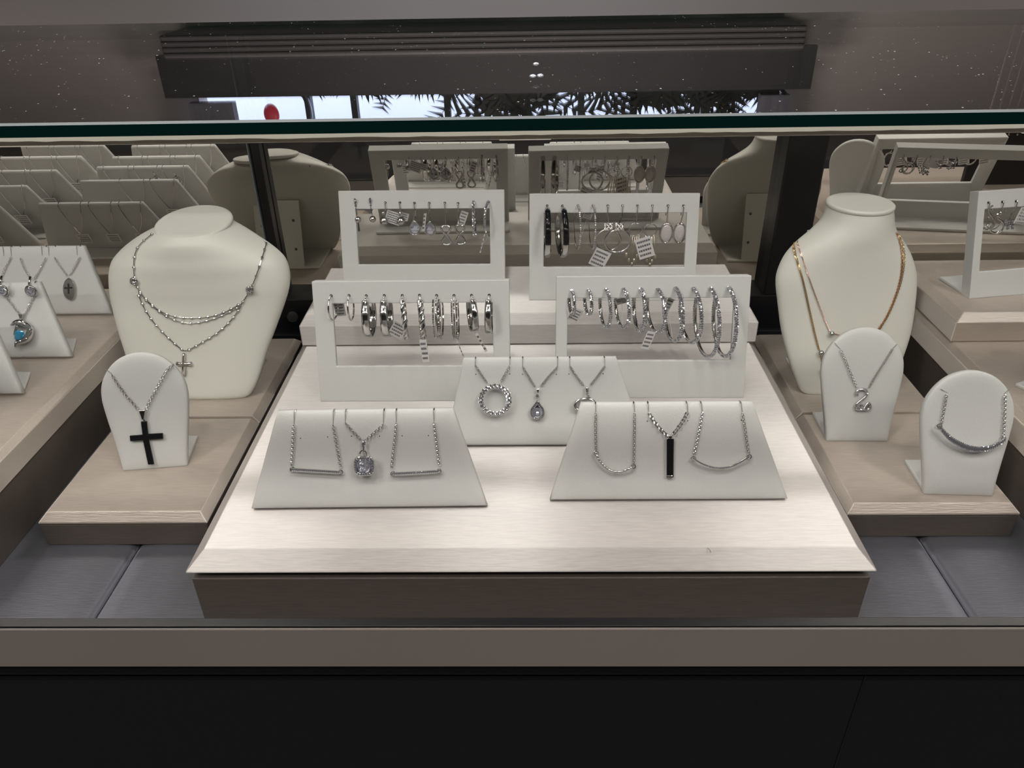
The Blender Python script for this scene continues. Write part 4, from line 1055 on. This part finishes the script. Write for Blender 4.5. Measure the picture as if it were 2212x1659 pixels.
E4, pE4 = fstand((1143, 649), (1500, 650), (1145, 418), ZU, [(1175, 460), (1478, 577)], 'rear right white earring frame with enamel hoops and oval stone drops', e4, h4)
h5 = [(505, 340), (683, 330), (858, 322), (1030, 316), (1200, 310)]
E5, pE5 = fstand((2094, 646), (2212, 636), (2100.6, 414), ZR2, [(2127.5, 452), (2300, 572)], 'white earring frame on the upper right step, cut by the right edge', e5, h5, w=.117, full=True)

# ---- frame 1: polished hoops
R = math.radians
def E(i, h, crop): return crop([h[i]])[0]
g1 = 'hoops on front left frame'
hoop(E1, pE1, *E(0, h1, e1), .0155, R(-8), 'tube', 'thin plain silver hoop with a paper tag, first from left on front left frame', width=.0011, grp=g1, tg=(734, 668, .0065, .009, -.012, 4), gap=14)
hoop(E1, pE1, *E(1, h1, e1), .0160, R(0), 'tube', 'thin plain silver hoop seen nearly edge-on, second from left on front left frame', width=.0011, grp=g1, gap=14)
hoop(E1, pE1, *E(2, h1, e1), .0266, R(2), 'band', 'wide polished silver band hoop, third from left on front left frame', width=.0050, grp=g1)
hoop(E1, pE1, *E(3, h1, e1), .0266, R(3), 'band', 'wide silver band hoop with a tag beside it, fourth on front left frame', width=.0050, grp=g1, tg=(860, 713, .009, .010, -.004, -32))
hoop(E1, pE1, *E(4, h1, e1), .0276, R(9), 'twist', 'slim twisted silver hoop, fifth from left on front left frame', width=.0026, grp=g1)
hoop(E1, pE1, *E(5, h1, e1), .0276, R(9), 'twist', 'twisted silver hoop with a long tag hanging below, sixth from left on front left frame', width=.0030, grp=g1, tg=(917, 758, .0042, .0150, .003, 4))
hoop(E1, pE1, *E(6, h1, e1), .0274, R(1), 'multi', 'three-row beaded silver hoop, seventh from left on front left frame', width=.0042, grp=g1)
hoop(E1, pE1, *E(7, h1, e1), .0278, R(3), 'multi', 'three-row beaded silver hoop with a thin edge-on tag, eighth from left on front left frame', width=.0036, grp=g1, tg=(995, 755, .0007, .0115, .003, 18))
hoop(E1, pE1, *E(8, h1, e1), .0232, R(12), 'band', 'short wide warm-toned silver band hoop with a tag, ninth from left on front left frame', width=.0042, grp=g1, tg=(1040, 740, .0016, .0135, .003, 25), m='silver')
hoop(E1, pE1, *E(9, h1, e1), .0245, R(-3), 'band', 'wide polished silver band hoop, rightmost on front left frame', width=.0044, grp=g1)
# ---- frame 2: pave hoops
g2 = 'sparkling hoops on front right frame'
sz = [(.0148, 9, 'smallest sparkling hoop with a paper tag, leftmost on front right frame'), (.0150, 12, 'small sparkling hoop without a tag, second from left on front right frame'),
      (.0235, 10, 'third sparkling hoop from left on front right frame, medium small'), (.0240, 13, 'fourth sparkling hoop from left on front right frame, a tag behind it'),
      (.0262, 7, 'fifth sparkling hoop from left on front right frame, thicker rim'), (.0265, 15, 'sixth sparkling hoop from the left, a long printed tag hanging from it'),
      (.0330, 9, 'seventh sparkling hoop from left on front right frame, medium large'), (.0335, 10, 'eighth sparkling hoop from the left, overlapping the next largest one'),
      (.0425, 7, 'ninth sparkling hoop from the left, one of the two largest, front right frame'), (.0428, 4, 'largest sparkling hoop at the right end of the front right frame')]
tgs = {0: (1243, 680, .0065, .0085, -.003, -28), 3: (1343, 650, .0075, .004, -.012, 15), 5: (1400, 735, .0058, .0115, .003, -20, 20), 6: (1443, 660, .004, .010, -.012, -20)}
for i, (D_, yw, lb) in enumerate(sz):
    hoop(E2, pE2, *E(i, h2, e2), D_, R(yw), 'pave', lb, width=.0021 if i < 4 else .0024, grp=g2, tg=tgs.get(i), gap=5)
# ---- frame 3
g3 = 'earrings on rear left frame'
def at(t, x, y, crop, dy=0): return aty(*crop([(x, y)])[0], t.Y + dy)
for i, lb in ((0, 'long stud drop with a small bead, leftmost on rear left frame'), (1, 'stud drop with a small bead, second from left on rear left frame')):
    P = pE3.W(*E(i, h3, e3), .0008); t = T('drop_earring', P, lb, 'earring', g3); t.Y = P.y - .002
    t.part('stud', MB().ico(P + V((0, 0, .001)), .0013).ico(P + V((0, 0, -.0012)), .0011).ico(P + V((0, 0, -.0032)), .0010), 'crystal')
    xb, yb_ = ((1473, 768), (1600, 763))[i]; c = at(t, xb, yb_, e3)
    t.part('chain', MB().tube([P + V((0, -.001, -.004)), c + V((0, 0, .003))], .0003, 5), 'silver')
    t.part('bead', MB().ball(c, .0023, 12, 9), 'silver', smooth=True)
    if i == 0: t.part('tail', MB().tube([c, at(t, 1485, 865, e3)], [.0004, .0008], 6), 'silver')
for i, (xb, yb_) in ((2, (1697, 778)), (3, (1841, 779))):
    t = drop(pE3, *E(i, h3, e3), 'drop_earring', ('polished silver ball drop left of the printed tag, third from left on rear left frame', 'polished silver ball drop with a printed tag at its left, fourth on rear left frame')[i-2], g3, .004)
    c = at(t, xb, yb_, e3); t.part('wire', MB().tube([t.end, c + V((0, 0, .0035))], .00035, 6), 'silver'); t.part('top_bead', MB().ball(c + V((0, 0, .0055)), .0013, 10, 8), 'silver', smooth=True)
    t.part('ball', MB().ball(c, .0031, 18, 12), 'silver', smooth=True)
    if i == 3: price_tag(t, None, at(t, 1775, 752, e3, .002), V((math.cos(R(-20)), 0, math.sin(R(-20)))), V((math.sin(R(20)), 0, math.cos(R(20)))), .0105, .0088, 5); price_tag(t, None, at(t, 1868, 742, e3, .004), V((.9, 0, -.3)), V((.3, 0, .9)), .006, .0055, 3)
for i, (xb, yb_) in ((4, (1959, 853)), (5, (2090, 858))):
    t = drop(pE3, *E(i, h3, e3), 'drop_earring', ('clear teardrop stone drop, fifth from left on rear left frame', 'clear teardrop stone drop with a tag at its left, sixth on rear left frame')[i-4], g3, .005)
    c = at(t, xb, yb_, e3); top = c + V((0, 0, .0068))
    t.part('lever', MB().tube([t.end, top], .0006, 6), 'silver')
    q = [c + V((math.sin(a)*.0037*(1 if math.cos(a) < 0 else 1-.55*math.cos(a)**2), 0, math.cos(a)*(.0037 if math.cos(a) < 0 else .0062))) for a in [k_*math.pi/14 for k_ in range(28)]]
    bz = t.part('bezel', MB().tube(q, .0006, 6, closed=True), 'silver', smooth=True)
    t.part('stone', MB().loft([[c + (p-c)*.3 + V((0, .002, 0)) for p in q], [c + (p-c)*.92 for p in q], [c + (p-c)*.6 - V((0, .0012, 0)) for p in q[::1]]]), 'gem', bz)
    t.part('side_wire', MB().tube([t.end + V((0, .003, -.001)), t.end + V((0, .0045, -.006)), top + V((0, .001, 0))], .0003, 5), 'silver')
    if i == 5: price_tag(t, None, at(t, 2040, 790, e3, -.001), V((.30, -.7, .25)), V((.25, 0, .9)), .006, .012, 4)
for i, (xb, yb_) in ((6, (2227, 903)), (7, (2347, 898))):
    t = drop(pE3, *E(i, h3, e3), 'drop_earring', ('infinity drop on a long wire, seventh from left on rear left frame', 'infinity drop with a tag behind it, eighth from left on rear left frame')[i-6], g3, .006)
    c = at(t, xb, yb_, e3); hh = .0070
    t.part('wire', MB().tube([t.end, c + V((0, 0, hh+.0012))], .00035, 6), 'silver')
    q = [c + V((math.sin(2*a)*.0030, 0, math.cos(a)*hh)) for a in [k_*math.pi/26 for k_ in range(52)]]
    ob = t.part('infinity_loop', MB().tube(q, .0008, 8, closed=True), 'silver', smooth=True); k = MB()
    for p in resample(q+q[:1], .0011): k.ico(p + V((0, -.0006, 0)), .00045)
    t.part('stones', k, 'crystal', ob)
    if i == 7: price_tag(t, None, at(t, 2370, 755, e3, .003), V((.8, 0, -.3)), V((.2, 0, .9)), .005, .010, 4)
for i, lb in ((8, 'narrow stone-set hoop seen edge-on, second from the right on rear left frame'), (9, 'narrow stone-set hoop with a thin tag, rightmost on rear left frame')):
    hoop(E3, pE3, *E(i, h3, e3), .0240, R(1 if i == 8 else -12), 'pave', lb, width=.0017, grp=g3, gap=5, tg=None if i == 8 else (1042, 526, .0007, .0140, .002, -15))
# ---- frame 4
g4_ = 'earrings on rear right frame'
for i, (lb, yw) in enumerate((('black and silver enamel band hoop, leftmost on rear right frame', 1), ('black and silver enamel band hoop turned to show its inside, second on rear right frame', 7))):
    x, y = E(i, h4, e4)
    t = hoop(E4, pE4, x, y, .0362, R(yw), 'band', lb, width=.0043, grp=g4_, gap=16)
    # upper front quarter in dark enamel
    P = pE4.W(x, y, .0006); d = V((math.sin(R(yw)), -math.cos(R(yw)), 0)); s = d.cross(UP); Rr = .0181; Cn = P + V((0, 0, -Rr*.97)) + d*(-.0005)
    b = MB(); rr = []
    for j in range(21):
        a = math.radians(24) + math.radians(78)*j/20; o_ = lambda r_, f_: Cn + UP*(Rr*r_*math.cos(a)) + d*(Rr*r_*math.sin(a)) + s*f_
        rr.append([o_(1.0, -.0020), o_(1.05, -.0014), o_(1.062, 0), o_(1.05, .0014), o_(1.0, .0020)])
    b.loft(rr); t.part('enamel_inlay', b, 'blackst', smooth=True, label='glossy black enamel')
hoop(E4, pE4, *E(2, h4, e4), .0305, R(5), 'beads', 'silver bead hoop with a tag behind it, third on rear right frame', width=.0016, grp=g4_, tg=(1270, 465, .006, .005, -.012, -20))
hoop(E4, pE4, *E(3, h4, e4), .0305, R(4), 'beads', 'hoop with a row of silver beads in front, fourth from left on rear right frame', width=.0016, grp=g4_)
for i, (kx, ky, lx, ly) in ((4, (768, 830, 762, 935)), (5, (860, 830, 847, 945))):
    t = drop(pE4, *E(i, h4, e4), 'drop_earring', ('teardrop loop under a knot with a tag, fifth from left on rear right frame', 'open teardrop loop under a knot, sixth from left on rear right frame')[i-4], g4_, .005)
    kc = at(t, kx, ky, e4, (i-4)*-.002)
    t.part('wire', MB().tube([t.end, kc + V((0, 0, .003))], .00045, 6), 'silver')
    t.part('knot', MB().tube([kc + V((math.sin(2*a)*.0026, math.cos(3*a)*.0010, math.cos(3*a)*.0022)) for a in [k_*math.pi/20 for k_ in range(40)]], .0006, 6, closed=True), 'silver', smooth=True)
    c = at(t, lx, ly, e4, (i-4)*-.002); Lr = (kc-c).length
    q = [c + V((math.sin(a)*.0088*(1 if math.cos(a) < 0 else (1-.0*math.cos(a))*math.sqrt(max(0, 1-math.cos(a)**1.6))/max(1e-6, abs(math.sin(a)))*.98), 0, math.cos(a)*(.0088 if math.cos(a) < 0 else Lr-.002))) for a in [.02+k_*math.pi/24*.998 for k_ in range(48)]]
    t.part('loop', MB().tube(q, .0008, 8, closed=True), 'silver', smooth=True)
    if i == 4: price_tag(t, c + V((0, 0, -.0088)), at(t, 694, 1100, e4, -.003), V((math.cos(R(-25)), 0, math.sin(R(-25)))), V((math.sin(R(25)), 0, math.cos(R(25)))), .0115, .0130, 4)
for i, (cx, cy) in ((6, (998, 853)), (7, (1125, 858))):
    t = drop(pE4, *E(i, h4, e4), 'drop_earring', ('ring drop with a fan of champagne sticks, seventh from left on rear right frame', 'ring drop with champagne sticks behind a printed tag, eighth on rear right frame')[i-6], g4_, .007)
    c = at(t, cx, cy, e4); r_ = .0045
    t.part('wire', MB().tube([t.end, c + V((0, 0, r_))], .00035, 6), 'silver')
    t.part('ring', MB().tube([c + V((math.cos(a)*r_, 0, math.sin(a)*r_)) for a in [k_*math.pi/14 for k_ in range(28)]], .00035, 6, closed=True), 'silver', smooth=True)
    for j, (ex, ey) in enumerate(((-78, 215), (-55, 260), (-30, 295), (-12, 265), (14, 225))):
        a0 = c + V(((j-2)*.0014, 0, -math.sqrt(max(0, r_**2-((j-2)*.0014)**2)))); e_ = at(t, cx+ex+(25 if i == 7 else 0), cy+ey, e4, -.0004*j)
        ob = t.part('stick', MB().tube([a0, e_], [.0003, .0005], 6), 'pearl', smooth=True); t.part('tip_bead', MB().ball(e_, .0010, 8, 6, (1, 1, 1.8)), 'pearl', ob, smooth=True)
    if i == 7: price_tag(t, c + V((-.001, 0, -r_)), at(t, 1078, 1008, e4, -.003), V((math.cos(R(18)), 0, math.sin(R(18)))), V((-math.sin(R(18)), 0, math.cos(R(18)))), .0110, .0150, 4)
for i, (cx, cy) in ((8, (1260, 885)), (9, (1374, 885))):
    t = drop(pE4, *E(i, h4, e4), 'drop_earring', ('oval pale pink stone drop, second from the right on rear right frame', 'oval pale pink stone drop, rightmost on rear right frame')[i-8], g4_, .006)
    c = at(t, cx, cy, e4); q = [c + V((math.cos(a)*.0041, 0, math.sin(a)*.0068)) for a in [k_*math.pi/14 for k_ in range(28)]]
    t.part('wire', MB().tube([t.end, c + V((0, 0, .0072))], .0005, 6), 'pearl')
    bz = t.part('bezel', MB().tube(q, .0008, 8, closed=True), 'silver', smooth=True); t.part('stone', MB().loft([[c + (p-c)*.5 + V((0, .0016, 0)) for p in q], [c + (p-c)*.95 for p in q], [c + (p-c)*.8 - V((0, .0010, 0)) for p in q], [c + (p-c)*.4 - V((0, .0016, 0)) for p in q]]), 'pink', bz)
# ---- frame 5 (right edge)
g5 = 'earrings on the upper right frame'
t = drop(pE5, *E(0, h5, e5), 'drop_earring', 'two interlocked open silver loops, leftmost on the upper right frame', g5, .005)
P = [at(t, *q, e5) for q in sp([(520, 400), (500, 450), (530, 500), (580, 560), (590, 620), (545, 670), (490, 690), (440, 680), (470, 640), (540, 610)], 2)]; t.part('curl', MB().tube(P, .0006, 6), 'silver', smooth=True)
P = [at(t, *q, e5, -.002) for q in sp([(620, 545), (670, 570), (705, 620), (695, 680), (640, 730), (570, 735), (525, 700), (530, 660), (580, 600)], 2)]; t.part('curl', MB().tube(P, .0006, 6), 'silver', smooth=True)
k = MB()
for q in ((530, 400), (550, 385), (545, 430), (510, 525), (625, 715)): k.ico(at(t, *q, e5, -.001), .0008)
t.part('stones', k, 'crystal')
t = drop(pE5, *E(1, h5, e5), 'drop_earring', 'small curled wire drop with a bead, second from left on the upper right frame', g5, .004)
c = at(t, 655, 475, e5); t.part('ball', MB().ball(c, .0013, 10, 8), 'silver', smooth=True); t.part('wire', MB().tube(smooth_path([t.end, at(t, 690, 440, e5), c, at(t, 615, 495, e5)]), .0004, 6), 'silver')
t.part('loop', MB().tube([at(t, 575, 600, e5) + V((math.cos(a)*.0045, 0, math.sin(a)*.0045)) for a in [k_*math.pi/12 for k_ in range(24)]], .0004, 6, closed=True), 'silver')
t = drop(pE5, *E(2, h5, e5), 'drop_earring', 'cluster drop like a small crown with a printed tag, third on the upper right frame', g5, .005)
k = MB()
rnd = random.Random(4)
for j in range(46): k.ico(at(t, rnd.uniform(715, 820), rnd.uniform(560, 680), e5, rnd.uniform(-.002, .002)), rnd.uniform(.0005, .0010))
t.part('cluster', k, 'crystal')
t.part('wire', MB().tube([t.end, at(t, 795, 500, e5), at(t, 770, 565, e5)], .0005, 6), 'silver')
price_tag(t, None, at(t, 990, 520, e5, -.004), V((math.cos(R(-10)), .1, math.sin(R(-10)))), V((math.sin(R(8)), 0, math.cos(R(8)))), .0135, .0110, text=['SS', 'SS CZ', 'PEAR', 'CROWN', 'EARRING'])
for i in (3, 4):
    t = drop(pE5, *E(i, h5, e5), 'drop_earring', ('crown cluster drop just outside the right edge, fourth on the upper right frame', 'crown cluster drop fifth on the upper right frame, mirrored only')[i-3], g5, .006)
    k = MB()
    for j in range(30): k.ico(t.end + V((rnd.uniform(-.003, .003), rnd.uniform(-.001, .001), rnd.uniform(-.008, -.001))), .0008)
    t.part('cluster', k, 'crystal')
# ---- frame 6, right of the view: only its reflection shows
p6 = aty(2634, 600, .424); pE6 = Plane((.322, .385, Z(ZRT)), 0, R(17))
E6 = frame_stand(pE6, .117, .074, (.010, .107, .0225, .0600), 'white earring frame further right on the high riser, seen only in the mirror', hu=[(.018+.0095*k_, .066) for k_ in range(9)])
for i in range(5):
    P = pE6.P(.020+.019*i, .066, .0004); t = T('drop_earring', P, f'silver ring drop, {["first","second","third","fourth","fifth"][i]} on the far right frame that shows only in the mirror', 'earring', 'earrings on the far right frame')
    c = P + V((0, -.003, -.017)); t.part('wire', MB().tube([P + pE6.n*-.005, P, c + V((0, 0, .006))], .0004, 6), 'silver')
    t.part('ring', MB().tube([c + V((math.cos(a)*.005, 0, math.sin(a)*.006)) for a in [k_*math.pi/12 for k_ in range(24)]], .0008, 6, closed=True), 'silver', smooth=True)
    price_tag(t, None, c + V((.006, .012, .002)), V((.8, .2, .2)), V((-.2, 0, .9)), .009, .009)
# chain display off to the right, mirrored at the top right
t = T('chain_display', (.52, .33, Z(ZRT)), 'black board hung with long silver chains, glimpsed in the mirror at the top right', 'chain display')
t.part('board', MB().box((.455, .328, Z(ZRT)), (.600, .334, Z(-.085))), 'black', bevel=.001)
for j in range(16):
    x = .460+j*.0085; b = MB(); ball_chain(b, [V((x, .3365, Z(-.090))), V((x, .3365, Z(-.195)))], .0012, .0024, .0005)
    t.part('hanging_chain', b, 'silver')
# fine thread on the riser and three droplets on the glass top
q = [atz(*p, ZC+.0003) for p in ((1528, 1184), (1533, 1187), (1535, 1193))]
b = MB().tube(smooth_path(q), .00018, 4); o_ = b.build('lint_thread', 'ink', None, q[0]); tag(o_, 'tiny dark thread lying on the front of the large riser', 'lint')
for i, (x, y) in enumerate(((1158, 138), (1151, 164), (1167, 163))):
    c = atz(x, y, -.0497); b = MB().ball(c, .0008, 12, 8, (1.6, 1.6, .7)); o_ = b.build('droplet', M['gem'], None, c, smooth=True)
    tag(o_, ('rear water droplet of three on the glass top', 'front left water droplet of three on the glass top', 'front right water droplet of three on the glass top')[i], 'droplet', 'three droplets on the glass top')
